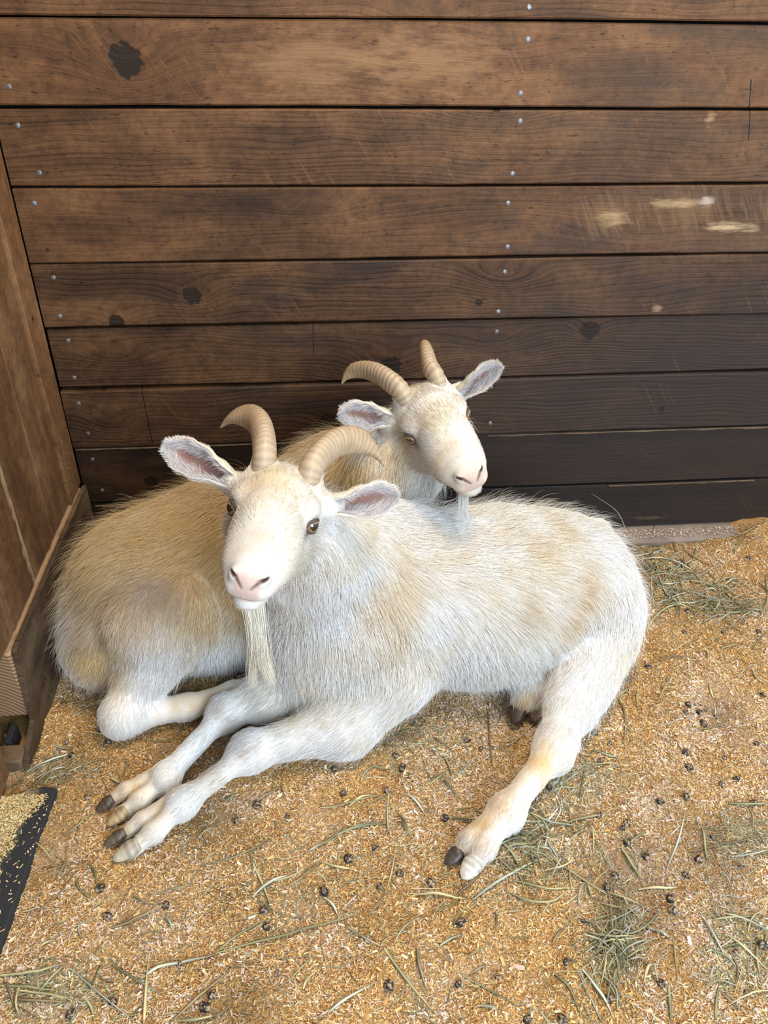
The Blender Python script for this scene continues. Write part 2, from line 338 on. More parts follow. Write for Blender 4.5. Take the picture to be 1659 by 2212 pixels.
# concrete sill under the planks
M_SILL = flat('grey_brown_sill', (0.30, 0.235, 0.185), 0.85, 0.2, 0.0, (14.0, 0.6))
n = 50; vv = []
for x in np.linspace(-0.548, 2.2, n):
    wv = 0.004 * float(noise3(V(x * 7, 1.5, 0.2)))
    vv += [(x, 0.03, -0.05), (x, -0.050 + wv, -0.05), (x, -0.047 + wv, -0.003), (x, -0.036 + wv, 0.004), (x, 0.03, 0.0055)]
f = [[k * 5 + q, k * 5 + 5 + q, k * 5 + 5 + (q + 1) % 5, k * 5 + (q + 1) % 5] for k in range(n - 1) for q in range(5)]
f += [[0, 1, 2, 3, 4], [5 * n - 1, 5 * n - 2, 5 * n - 3, 5 * n - 4, 5 * n - 5]]
tag(link('trim_1', make_mesh('trim_1', np.array(vv), f, smooth=False, mats=[M_SILL])), 'grey-brown sill along the foot of the plank wall', kind='structure')

# ---- left wall: upright boards
vv, ff = boxv(-0.70, -0.645, -1.5, 0.03, -0.05, 1.75)
wall_left = tag(link('wall_left', make_mesh('wall_left', vv, ff, smooth=False, mats=[M_DARK])), 'side wall of upright brown boards meeting the plank wall in the corner', kind='structure')
LB = (0.225, 0.108, 0.044); LD = (0.09, 0.042, 0.018); LL = (0.31, 0.175, 0.083)
for i, (y1, y0, xf, kb, kn) in enumerate(((-0.003, -0.086, -0.549, 1.0, [(-0.05, 0.62, 0.02, 0.03, 0.01, 0.006)]), (-0.088, -0.218, -0.556, 0.80, []), (-0.2195, -0.362, -0.5565, 0.74, []), (-0.364, -0.50, -0.553, 0.62, []), (-0.502, -0.66, -0.553, 0.7, []), (-0.664, -0.80, -0.560, 0.7, []), (-0.802, -0.94, -0.558, 0.75, []), (-0.942, -1.09, -0.561, 0.7, []), (-1.092, -1.24, -0.559, 0.72, []), (-1.242, -1.40, -0.560, 0.7, []))):
    mt = wood('upright_%d' % i, sc(LB, kb), sc(LD, kb), sc(LL, kb), L='Z', A='Y', seed=60 + i * 5, knots=[(k[1], k[0], 0.05, 0.02, k[4], k[5]) for k in kn], rings=0.5,
              worn=[(0.3, -0.37, 0.35, 0.012, (0.45, 0.33, 0.20))] if i == 3 else ())
    vv, ff = boxv(-0.645, xf, y0, y1, 0.21 if i < 5 else 0.02, 1.75, 0.0012)
    link('board', make_mesh('board', vv, ff, smooth=False, mats=[mt]), wall_left)
# ---- kick board along the foot of the left wall, with its timber behind
M_KICK = wood('kick_board', (0.095, 0.058, 0.034), (0.034, 0.021, 0.013), (0.21, 0.145, 0.085), L='Y', A='Z', seed=33, rings=0.5, freq=60)
def prism(poly, x0, x1, b=0.0):
    n = len(poly); v = [(x0, y, z) for y, z in poly] + [(x1, y, z) for y, z in poly]
    f = [list(range(n)), list(range(2 * n - 1, n - 1, -1))] + [[i, n + i, n + (i + 1) % n, (i + 1) % n] for i in range(n)]
    return np.array(v), f
kick = bpy.data.objects.new('kick_board', None); COL.objects.link(kick); kick.location = (-0.55, -0.3, 0)
tag(kick, 'weathered dark kick board along the foot of the side wall', 'board')
def kchild(name, v, f, mat, **kw):
    o = link(name, make_mesh(name, np.asarray(v) - V(-0.55, -0.3, 0), f, smooth=False, mats=[mat], **kw), kick); return o
v, f = prism([(-0.004, 0.0), (-0.004, 0.203), (-0.02, 0.204), (-0.30, 0.2055), (-0.545, 0.203), (-0.549, 0.198), (-0.566, 0.045), (-0.612, 0.028), (-0.640, 0.0), (-0.640, -0.02), (-0.004, -0.02)], -0.5475, -0.538)
kchild('facing_board', v, f, M_KICK)
m, nt, bs = newmat('end_grain'); b = NB(nt); tc = b.n('ShaderNodeTexCoord'); sp = b.n('ShaderNodeSeparateXYZ'); nt.links.new(tc.outputs['Object'], sp.inputs[0])
dx = b.m('ADD', sp.outputs[0], 0.10); dz = b.m('ADD', sp.outputs[2], 0.02)
rr = b.m('ADD', b.m('SQRT', b.m('ADD', b.m('MULTIPLY', dx, dx), b.m('MULTIPLY', dz, dz))), b.m('MULTIPLY', b.noise(tc.outputs['Object'], 30.0), 0.008))
ringv = b.m('MULTIPLY_ADD', b.m('SINE', b.m('MULTIPLY', rr, 820.0)), 0.5, 0.5)
b.set(bs.inputs['Base Color'], b.mix(ringv, (0.42, 0.26, 0.135), (0.17, 0.09, 0.042))); bs.inputs['Roughness'].default_value = 0.8
b.set(bs.inputs['Normal'], b.bump(ringv, 0.4, 0.0006)); M_END = m
vv, ff = boxv(-0.640, -0.5485, -0.556, -0.004, 0.045, 0.200, 0.004)
kchild('timber', vv, ff, M_END)
M_OLD = wood('old_block', (0.16, 0.10, 0.06), (0.06, 0.035, 0.02), (0.28, 0.19, 0.11), L='X', A='Z', seed=71)
vv, ff = boxv(-0.643, -0.549, -0.640, -0.60, -0.01, 0.022, 0.003); kchild('foot_block', vv, ff, M_OLD)
vv, ff = boxv(-0.643, -0.604, -0.585, -0.56, -0.01, 0.10, 0.003); kchild('foot_block', vv, ff, M_OLD)
M_BLK = flat('black_rubber', (0.022, 0.023, 0.026), 0.75, 0.35, 0.0, (90.0, 0.6))
vv, ff = boxv(-0.588, -0.576, -0.60, -0.556, -0.01, 0.03, 0.002); kchild('rubber_strip', vv, ff, M_BLK)

m, nt, bs = newmat('dusty_rubber'); b = NB(nt); tc = b.n('ShaderNodeTexCoord'); O = tc.outputs['Object']
sp = b.n('ShaderNodeSeparateXYZ'); nt.links.new(O, sp.inputs[0])
d_ = b.m('ADD', b.m('MULTIPLY', sp.outputs[0], -1.0), b.m('MULTIPLY', sp.outputs[1], 0.17))          # dust drifted over the inner part
d_ = b.m('ADD', d_, b.m('MULTIPLY', b.m('SUBTRACT', b.noise(O, 26.0, 5.0, 0.75), 0.5), 0.075))
fine = b.noise(O, 600.0, 3.0, 0.7)
cov_ = b.m('MULTIPLY', b.ramp(d_, [(0.018, 0.0), (0.060, 1.0)]), b.ramp(fine, [(0.38, 0.15), (0.52, 1.0)]))
b.set(bs.inputs['Base Color'], b.mix(cov_, (0.024, 0.025, 0.028), b.ramp(fine, [(0.35, (0.42, 0.28, 0.11)), (0.65, (0.80, 0.66, 0.36))]))); bs.inputs['Roughness'].default_value = 0.8
b.set(bs.inputs['Normal'], b.bump(fine, 0.8, 0.002)); M_MAT = m
# ---- black rubber mat edge
a = atz(122, 1702, 0.016); c_ = atz(95, 1697, 0.016); e = atz(-8, 2060, 0.016)
poly = [(a[0], a[1]), (c_[0] - 0.002, c_[1]), (-0.60, c_[1] - 0.03), (-0.66, -0.80), (-0.66, -1.30), (-0.52, -1.30), (e[0], e[1])]
n = len(poly); cx_, cy_ = np.mean([q[0] for q in poly]), np.mean([q[1] for q in poly])
vv = [(x, y, -0.02) for x, y in poly] + [(x, y, 0.0135) for x, y in poly] + [(x + 0.004 * (cx_ - x) / 0.1, y + 0.004 * (cy_ - y) / 0.3, 0.016) for x, y in poly]
f = [[i, (i + 1) % n, n + (i + 1) % n, n + i] for i in range(n)] + [[n + i, n + (i + 1) % n, 2 * n + (i + 1) % n, 2 * n + i] for i in range(n)] + [list(range(2 * n, 3 * n))]
f = [q[::-1] for q in f]
matob = tag(link('rubber_mat', make_mesh('rubber_mat', np.array(vv) - V(a[0], a[1], 0), f, smooth=False, mats=[M_MAT]), loc=(a[0], a[1], 0)), 'black rubber floor mat half hidden under pale shavings at the left edge', 'mat')

# ================================================================== GOATS
# ---- implicit surface toolkit: bodies are ONE continuous skin grown round a skeleton
def RC(a, b, ra, rb, k=0.03, flow=None, hl=0.02): return dict(t='rc', a=np.asarray(a, float), b=np.asarray(b, float), ra=ra, rb=rb, k=k, flow=flow, hl=hl)
def EL(c, r, R=None, k=0.03, flow=None, hl=0.02): return dict(t='el', c=np.asarray(c, float), r=np.asarray(r, float), R=np.eye(3) if R is None else R, k=k, flow=flow, hl=hl)
def pdc(p, x, y, z):
    """distance to one primitive; coordinates as separate float32 arrays"""
    if p['t'] == 'rc':
        ax, ay, az = map(float, p['a']); bx, by, bz_ = map(float, p['b'] - p['a']); l2 = bx * bx + by * by + bz_ * bz_
        qx, qy, qz = x - np.float32(ax), y - np.float32(ay), z - np.float32(az)
        t = qx * np.float32(bx / l2); t += qy * np.float32(by / l2); t += qz * np.float32(bz_ / l2); np.clip(t, 0, 1, out=t)
        qx -= t * np.float32(bx); qy -= t * np.float32(by); qz -= t * np.float32(bz_)
        qx *= qx; qx += qy * qy; qx += qz * qz; np.sqrt(qx, out=qx)
        t *= np.float32(p['rb'] - p['ra']); t += np.float32(p['ra']); return qx - t
    c = p['c']; dx, dy, dz = x - np.float32(c[0]), y - np.float32(c[1]), z - np.float32(c[2]); R = p['R']; k0 = k1 = None
    for q in range(3):
        e = dx * np.float32(R[0, q] / p['r'][q]); e += dy * np.float32(R[1, q] / p['r'][q]); e += dz * np.float32(R[2, q] / p['r'][q]); e *= e
        g = e * np.float32(1 / p['r'][q] ** 2); k0 = e if k0 is None else k0 + e; k1 = g if k1 is None else k1 + g
    k0 = np.sqrt(k0); return k0 * (k0 - 1) / (np.sqrt(k1) + np.float32(1e-9))
def pd(p, P):
    P = np.asarray(P, np.float32); return pdc(p, np.ascontiguousarray(P[:, 0]), np.ascontiguousarray(P[:, 1]), np.ascontiguousarray(P[:, 2])).astype(float)
def bsph(p):
    if p['t'] == 'rc': return (p['a'] + p['b']) / 2, np.linalg.norm(p['b'] - p['a']) / 2 + max(p['ra'], p['rb'])
    return p['c'], p['r'].max()
def sdf(x, y, z, adds, subs):
    d = np.full(x.shape, 1.0, np.float32)
    for p in adds:
        e = pdc(p, x, y, z); k = np.float32(p['k']); h = np.clip(0.5 + (d - e) * np.float32(0.5 / k), 0, 1)
        d += (e - d) * h - k * h * (1 - h)
    for p in subs:
        e = -pdc(p, x, y, z); k = np.float32(p['k']); h = np.clip(0.5 - (d - e) * np.float32(0.5 / k), 0, 1)
        d += (e - d) * h + k * h * (1 - h)
    return d
def grow(adds, subs, h, lo=None, hi=None):
    if lo is None: lo = np.min([bsph(p)[0] - bsph(p)[1] for p in adds], 0) - 4 * h; hi = np.max([bsph(p)[0] + bsph(p)[1] for p in adds], 0) + 4 * h
    S = 16; nb = np.ceil((hi - lo) / (S * h)).astype(int); dim = nb * S + 1
    vol = np.full(dim, 1.0, np.float32); rad = S * h * 0.87
    ar = (np.arange(S + 1) * h).astype(np.float32); TX, TY, TZ = [np.ascontiguousarray(q.ravel()) for q in np.meshgrid(ar, ar, ar, indexing='ij')]
    ba = [bsph(p) for p in adds]; bc, br = np.array([q[0] for q in ba]), np.array([q[1] + p['k'] + .004 for q, p in zip(ba, adds)])
    bs2 = [bsph(p) for p in subs]; sc2, sr2 = np.array([q[0] for q in bs2]), np.array([q[1] + p['k'] + .004 for q, p in zip(bs2, subs)])
    B = np.stack(np.meshgrid(*[np.arange(q) for q in nb], indexing='ij'), -1).reshape(-1, 3); CT = lo + (B + .5) * S * h
    C32 = CT.astype(np.float32); DC = sdf(C32[:, 0].copy(), C32[:, 1].copy(), C32[:, 2].copy(), adds, subs)
    for (i, j, k), ctr, dc in zip(B, CT, DC):
        if dc > rad * 1.6 + .006: continue
        sl = (slice(i * S, i * S + S + 1), slice(j * S, j * S + S + 1), slice(k * S, k * S + S + 1))
        if dc < -rad * 2.2: vol[sl] = -1; continue
        A1 = [adds[q] for q in np.where(np.linalg.norm(bc - ctr, axis=1) < br + rad)[0]]; S1 = [subs[q] for q in np.where(np.linalg.norm(sc2 - ctr, axis=1) < sr2 + rad)[0]]
        if not A1: continue
        o = (ctr - S * h / 2).astype(np.float32)
        vol[sl] = sdf(TX + o[0], TY + o[1], TZ + o[2], A1, S1).reshape(S + 1, S + 1, S + 1)
    s = vol < 0
    cnt = np.zeros(np.array(dim) - 1, np.int8)
    corners = [(a, b_, c) for a in (0, 1) for b_ in (0, 1) for c in (0, 1)]
    def cs(a, o): return a[tuple(slice(o[q], a.shape[q] - 1 + o[q]) for q in range(3))]
    for o in corners: cnt += cs(s, o)
    idx = np.argwhere((cnt > 0) & (cnt < 8)); num = np.full(np.array(dim) - 1, -1, np.int32); num[tuple(idx.T)] = np.arange(len(idx))
    pos = np.zeros((len(idx), 3)); n = np.zeros(len(idx))
    val = {o: vol[idx[:, 0] + o[0], idx[:, 1] + o[1], idx[:, 2] + o[2]] for o in corners}
    for o in corners:
        for ax in range(3):
            if o[ax]: continue
            o2 = list(o); o2[ax] = 1; va, vb = val[o], val[tuple(o2)]; cr = (va < 0) != (vb < 0)
            t = np.where(cr, va / np.where(cr, va - vb, 1), 0); p = np.tile(np.array(o, float), (len(idx), 1)); p[:, ax] += t
            pos += p * cr[:, None]; n += cr
    verts = lo + (idx + pos / n[:, None]) * h
    faces = []
    for ax in range(3):
        b1, b2 = (ax + 1) % 3, (ax + 2) % 3
        s0 = np.take(s, range(0, dim[ax] - 1), ax); s1 = np.take(s, range(1, dim[ax]), ax)
        e = np.argwhere(s0 != s1); e = e[(e[:, b1] > 0) & (e[:, b2] > 0) & (e[:, b1] < dim[b1] - 1) & (e[:, b2] < dim[b2] - 1)]
        ins = s[tuple(e.T)]; q = []
        for (u, w_) in ((1, 1), (0, 1), (0, 0), (1, 0)):
            t = e.copy(); t[:, b1] -= u; t[:, b2] -= w_; q.append(num[tuple(t.T)])
        q = np.stack(q, 1); q[~ins] = q[~ins][:, ::-1]; faces.append(q)
    return verts, np.concatenate(faces)
def vnormals(v, f):
    fn = np.cross(v[f[:, 2]] - v[f[:, 0]], v[f[:, 3]] - v[f[:, 1]]); n = np.zeros_like(v)
    for k in range(4): np.add.at(n, f[:, k], fn)
    return nrm(n)

M_SKIN = attrmat('goat_skin', 0.75, 0.25, bump=(900.0, 0.25, 0.0008))
M_FUR = attrmat('goat_fur', 0.55, 0.25)
M_HORN = attrmat('horn', 0.42, 0.4, bump=(220.0, 0.35, 0.0009))
M_HOOF = attrmat('hoof', 0.40, 0.45, bump=(150.0, 0.4, 0.0008))
M_EAR = attrmat('ear_skin', 0.7, 0.2)
m, nt, bs = newmat('eyeball'); b = NB(nt); at = b.n('ShaderNodeAttribute', attribute_name='col'); b.set(bs.inputs['Base Color'], at.outputs['Color'])
bs.inputs['Roughness'].default_value = 0.06; bs.inputs['Specular IOR Level'].default_value = 0.7; bs.inputs['Coat Weight'].default_value = 1.0; bs.inputs['Coat Roughness'].default_value = 0.02; M_EYE = m
M_LID = flat('eyelid_skin', (0.11, 0.075, 0.06), 0.55, 0.35, 0.0, (300.0, 0.6))

def spline(P, n):
    """Catmull-Rom through control rows (any width)"""
    P = np.asarray(P, float); k = len(P); Q = np.vstack([2 * P[0] - P[1], P, 2 * P[-1] - P[-2]]); out = []
    for t in np.linspace(0, k - 1 - 1e-6, n):
        i = int(t); u = t - i; a, b_, c, d = Q[i:i + 4]
        out.append(0.5 * (2 * b_ + (c - a) * u + (2 * a - 5 * b_ + 4 * c - d) * u * u + (3 * b_ - 3 * c + d - a) * u ** 3))
    return np.array(out)

class Fur:
    def __init__(s): s.P = []; s.C = []; s.R = []
    def add(s, pts, col, rad):                     # pts (N,K,3) col (N,3) or (N,K,3) rad (N,)
        N, K, _ = pts.shape
        if col.ndim == 2: col = np.repeat(col[:, None], K, 1)
        t = np.linspace(0, 1, K); tap = (1 - 0.82 * t ** 1.5)
        s.P.append(pts.reshape(-1, 3)); s.C.append(col.reshape(-1, 3)); s.R.append((rad[:, None] * tap).ravel()); s.K = K
    def build(s, name, parent, org, mat):
        P = np.concatenate(s.P) - org; C = np.concatenate(s.C); R = np.concatenate(s.R); n = len(P) // s.K
        cu = bpy.data.hair_curves.new(name); cu.add_curves([s.K] * n)
        cu.attributes['position'].data.foreach_set('vector', P.astype(np.float32).ravel())
        ra = cu.attributes.get('radius') or cu.attributes.new('radius', 'FLOAT', 'POINT'); ra.data.foreach_set('value', R.astype(np.float32))
        a = cu.attributes.new('col', 'FLOAT_COLOR', 'POINT'); c4 = np.ones((len(P), 4), np.float32); c4[:, :3] = C; a.data.foreach_set('color', c4.ravel())
        cu.materials.append(mat); return link(name, cu, parent)
KH = 5
def strands(root, n, flow, L, tilt, droop, jit, seed, clump=0.011, cl=0.55, relax=0.55):
    """hair polylines: leave the skin along `flow` tilted out by `tilt`, settle flat, gather into locks"""
    r = np.random.default_rng(seed); N = len(root)
    f = flow - n * (flow * n).sum(1, keepdims=True)
    na = np.clip(L / .026, .25, 1.15)[:, None]; big = na * np.stack([noise3(root * 15, seed + q) for q in range(3)], 1) * 0.30 + na * np.stack([noise3(root * 42, seed + 5 + q) for q in range(3)], 1) * 0.17
    f = nrm(nrm(f) + big + r.normal(0, jit, (N, 3))); f = nrm(f - n * (f * n).sum(1, keepdims=True))
    tl = np.clip(tilt * (1 + 0.35 * r.normal(0, 1, N)), 0.05, 1.2)[:, None]
    d = nrm(f * np.cos(tl) + n * np.sin(tl)); step = (L / (KH - 1))[:, None]; pts = [root - n * 0.001]
    for k in range(1, KH):
        pts.append(pts[-1] + d * step)
        d = nrm(d - n * np.sin(tl) * relax * 0.55 + V(0, 0, -droop))
    pts = np.stack(pts, 1)
    vox = np.floor(root / clump + 0.35 * np.stack([noise3(root * 60, seed + 30 + q) for q in range(3)], 1)).astype(np.int64)
    key = (vox[:, 0] * 73856093) ^ (vox[:, 1] * 19349663) ^ (vox[:, 2] * 83492791)
    _, inv = np.unique(key, return_inverse=True); inv = inv.ravel(); m_ = inv.max() + 1; cnt = np.bincount(inv, minlength=m_)
    for k in range(1, KH):
        mean = np.stack([np.bincount(inv, pts[:, k, q], minlength=m_) for q in range(3)], 1) / cnt[:, None]
        wgt = (cl * (k / (KH - 1)) ** 1.3 * np.clip(L / .024, .2, 1.1))[:, None]; pts[:, k] = pts[:, k] * (1 - wgt) + mean[inv] * wgt
    pts[:, 1:, 2] = np.maximum(pts[:, 1:, 2], 0.003)
    return pts

CREAM = V(0.83, 0.75, 0.60); WHITE = V(0.91, 0.90, 0.88); TAN = V(0.60, 0.43, 0.23); TANB = V(0.60, 0.425, 0.20); GREYB = V(0.42, 0.335, 0.25)
PINK = V(0.64, 0.465, 0.385); SLATE = V(0.22, 0.19, 0.18)

class Head:
    """goat head frame: x = its right, y = forward to the nose, z = crown"""
    def __init__(s, R, loc, k): s.R = np.array(R); s.loc = np.array(loc); s.k = k
    def w(s, *p): return s.loc + s.R @ (np.array(p, float) * s.k)
    def loc_of(s, P): return ((P - s.loc) @ s.R) / s.k
    def dirw(s, *p): return s.R @ np.array(p, float)
    def prims(s):
        k = s.k; W = s.w; R = s.R
        def e(c, r, kk=0.02, fl=(0, -1, .1), hl=0.010, rot=None): return EL(W(*c), np.array(r) * k, R if rot is None else R @ rot, kk, s.dirw(*fl), hl)
        def c(a, b_, ra, rb, kk=0.02, fl=(0, -1, .1), hl=0.010): return RC(W(*a), W(*b_), ra * k, rb * k, kk, s.dirw(*fl), hl)
        A = [e((0, -.048, .004), (.054, .062, .052), .02, (0, -.75, .7), .016),
             c((0, -.02, .010), (0, .030, .000), .047, .042, .02, (0, -1, .1), .012),
             c((0, .02, -.004), (0, .105, -.030), .044, .0290, .02, (0, -1, 0), .008),
             e((0, .112, -.040), (.0300, .036, .0265), .014, (0, -1, 0), .005),
             e((0, .124, -.050), (.0270, .025, .0160), .010, (0, -1, 0), .004),
             e((0, .133, -.034), (.0205, .016, .0150), .010, (0, -1, 0), .002)]
        for x in (1, -1):
            A += [e((x * .040, -.008, .017), (.022, .030, .015), .014, (x * .3, -1, .2), .010),
                  e((x * .029, .044, -.042), (.021, .062, .031), .03, (x * .2, -1, -.4), .012),
                  e((x * .034, -.022, -.046), (.026, .045, .042), .025, (x * .2, -.7, -.7), .014),
                  e((x * .0150, .122, -.050), (.0155, .022, .013), .010, (x * .5, -.8, 0), .004),
                  e((x * .016, .136, -.031), (.0095, .010, .010), .007, (0, -1, 0), .002),
                  c((x * .050, -.060, .006), (x * .070, -.066, .006), .024, .018, .02, (x, -.2, 0), .012),
                  c((x * .031, -.048, .030), (x * .033, -.053, .044), .0220, .0185, .014, (0, -.4, .8), .014)]
        A += [c((0, -.03, -.070), (0, .090, -.076), .032, .021, .022, (0, -.8, -.6), .014),
              e((0, .109, -.0765), (.0210, .0245, .0125), .009, (0, -.5, -.8), .008)]
        S = []
        for x in (1, -1):
            S += [RC(W(x * .0065, .1520, -.0420), W(x * .0165, .1490, -.0300), .0013 * k, .0026 * k, .003),
                  RC(W(x * .0165, .1490, -.0300), W(x * .0245, .1380, -.0265), .0026 * k, .0010 * k, .003),
                  RC(W(0, .147, -.0655), W(x * .022, .136, -.0655), .0022 * k, .0024 * k, .004),
                  RC(W(x * .022, .136, -.0655), W(x * .046, .088, -.0510), .0024 * k, .0018 * k, .005),
                  EL(W(x * .0625, .0065, .000), V(.0150, .0150, .0112) * k, R, .006)]
        S += [RC(W(0, .1535, -.043), W(0, .150, -.062), .0013 * k, .0013 * k, .003)]
        return A, S
def rotz(a): c, s_ = math.cos(a), math.sin(a); return np.array([[c, -s_, 0], [s_, c, 0], [0, 0, 1]])
def roty(a): c, s_ = math.cos(a), math.sin(a); return np.array([[c, 0, s_], [0, 1, 0], [-s_, 0, c]])

def uvsphere(nu, nv):
    v = [(0, 0, 1)]; f = []
    for j in range(1, nv):
        t = math.pi * j / nv
        for i in range(nu): a = 2 * math.pi * i / nu; v.append((math.sin(t) * math.cos(a), math.sin(t) * math.sin(a), math.cos(t)))
    v.append((0, 0, -1)); L = len(v) - 1
    for i in range(nu): f.append([0, 1 + i, 1 + (i + 1) % nu]); f.append([L, L - nu + (i + 1) % nu, L - nu + i])
    for j in range(nv - 2):
        for i in range(nu): a = 1 + j * nu; f.append([a + i, a + nu + i, a + nu + (i + 1) % nu, a + (i + 1) % nu])
    return np.array(v), f
SPH = uvsphere(32, 20)

def eye(goat, org, hd, x, look):
    c = hd.w(x * .0515, .0065, .0005); r = .0135 * hd.k
    ax = nrm(look); up = hd.R[:, 2]; t = nrm(np.cross(up, ax)); u2 = np.cross(ax, t)
    v = SPH[0]; B = np.stack([t, u2, ax], 1); col = np.tile(V(0.34, 0.195, 0.075), (len(v), 1))
    ang = np.arccos(np.clip(v[:, 2], -1, 1)); col[ang > 0.85] = (0.10, 0.07, 0.05)
    col[ang < 0.85] *= (0.75 + 0.4 * np.abs(np.sin(np.arctan2(v[:, 1], v[:, 0]) * 9)))[ang < 0.85][:, None]
    pup = ((v[:, 0] / 0.60) ** 2 + (v[:, 1] / 0.42) ** 2 < 1) & (v[:, 2] > 0); col[pup] = (0.006, 0.006, 0.008)
    vv = v.copy(); cap = ang < 0.7; vv[cap] *= (1 + 0.05 * (1 - (ang[cap] / 0.7) ** 2))[:, None]
    e = link('eye', make_mesh('eye', vv @ B.T * r + c - org, SPH[1], col, mats=[M_EYE]), goat); e['label'] = 'amber eye with a dark pupil'
    # lid rim: almond torus round the opening
    n, q = 40, 8; lv = []; lf = []; o = hd.dirw(x * .88, .47, .0); fwd = hd.dirw(-x * .47, .88, 0); ctr = c + o * .0062 * hd.k
    for i in range(n):
        a = 2 * math.pi * i / n; ca, sa = math.cos(a), math.sin(a)
        sz = (0.0100 if sa > 0 else 0.0088); bulge = -.0050 * ca * ca - .0015
        p = ctr + (fwd * .0138 * ca + up * sz * sa * (1 - 0.25 * ca * ca) + o * (0.0040 + bulge)) * hd.k
        rd = nrm(fwd * .0150 * ca + up * sz * sa)
        for j in range(q):
            b_ = 2 * math.pi * j / q; lv.append(p + (rd * math.cos(b_) * .0030 + o * math.sin(b_) * .0028) * hd.k)
    for i in range(n):
        for j in range(q): lf.append([i * q + j, ((i + 1) % n) * q + j, ((i + 1) % n) * q + (j + 1) % q, i * q + (j + 1) % q])
    link('eyelid', make_mesh('eyelid', np.array(lv) - org, lf, mats=[M_LID]), e)

def horn(goat, org, ctrl, rings, side, ra=.055):
    """ctrl rows: x y z radius; ridged, laterally flattened"""
    n, q = 110, 20; S = spline(ctrl, n); P, rad = S[:, :3], S[:, 3]
    T = nrm(np.gradient(P, axis=0)); ref = nrm(side); v = []; col = []; f = []
    arc = np.concatenate([[0], np.cumsum(np.linalg.norm(np.diff(P, axis=0), axis=1))]); arc /= arc[-1]
    for i in range(n):
        b1 = nrm(ref - T[i] * (ref @ T[i])); b2 = np.cross(T[i], b1)
        ph = arc[i] ** 0.85 * rings * 2 * math.pi; amp = ra * max(0, 1 - (arc[i] / 0.85) ** 2)
        for j in range(q):
            a = 2 * math.pi * j / q; s = 0.5 + 0.5 * math.sin(ph + 0.5 * math.sin(a * 2)); keel = 1 + 0.10 * max(0, math.cos(a - 1.57)) ** 3
            rr = 1.16 * rad[i] * (1 + amp * (s ** 0.6 - 0.5)) * keel
            v.append(P[i] + (b1 * math.cos(a) * 0.80 + b2 * math.sin(a) * 1.06) * rr)
            t = arc[i]; c = V(0.47, 0.365, 0.25) * (1 - t) + V(0.42, 0.30, 0.18) * t
            c = c * (0.84 + 0.26 * s) * (1 + 0.12 * float(noise3(V(t * 30, j * 0.7, 3.1))))
            if t < 0.06: c = c * 0.8 + V(0.5, 0.40, 0.28) * 0.2
            col.append(c)
    for i in range(n - 1):
        for j in range(q): f.append([i * q + j, i * q + (j + 1) % q, (i + 1) * q + (j + 1) % q, (i + 1) * q + j])
    f += [list(range(q))[::-1], list(range((n - 1) * q, n * q))]
    h = link('horn', make_mesh('horn', np.array(v) - org, f, np.clip(col, 0, 1), mats=[M_HORN]), goat)
    h['label'] = 'ridged tan horn curving back'

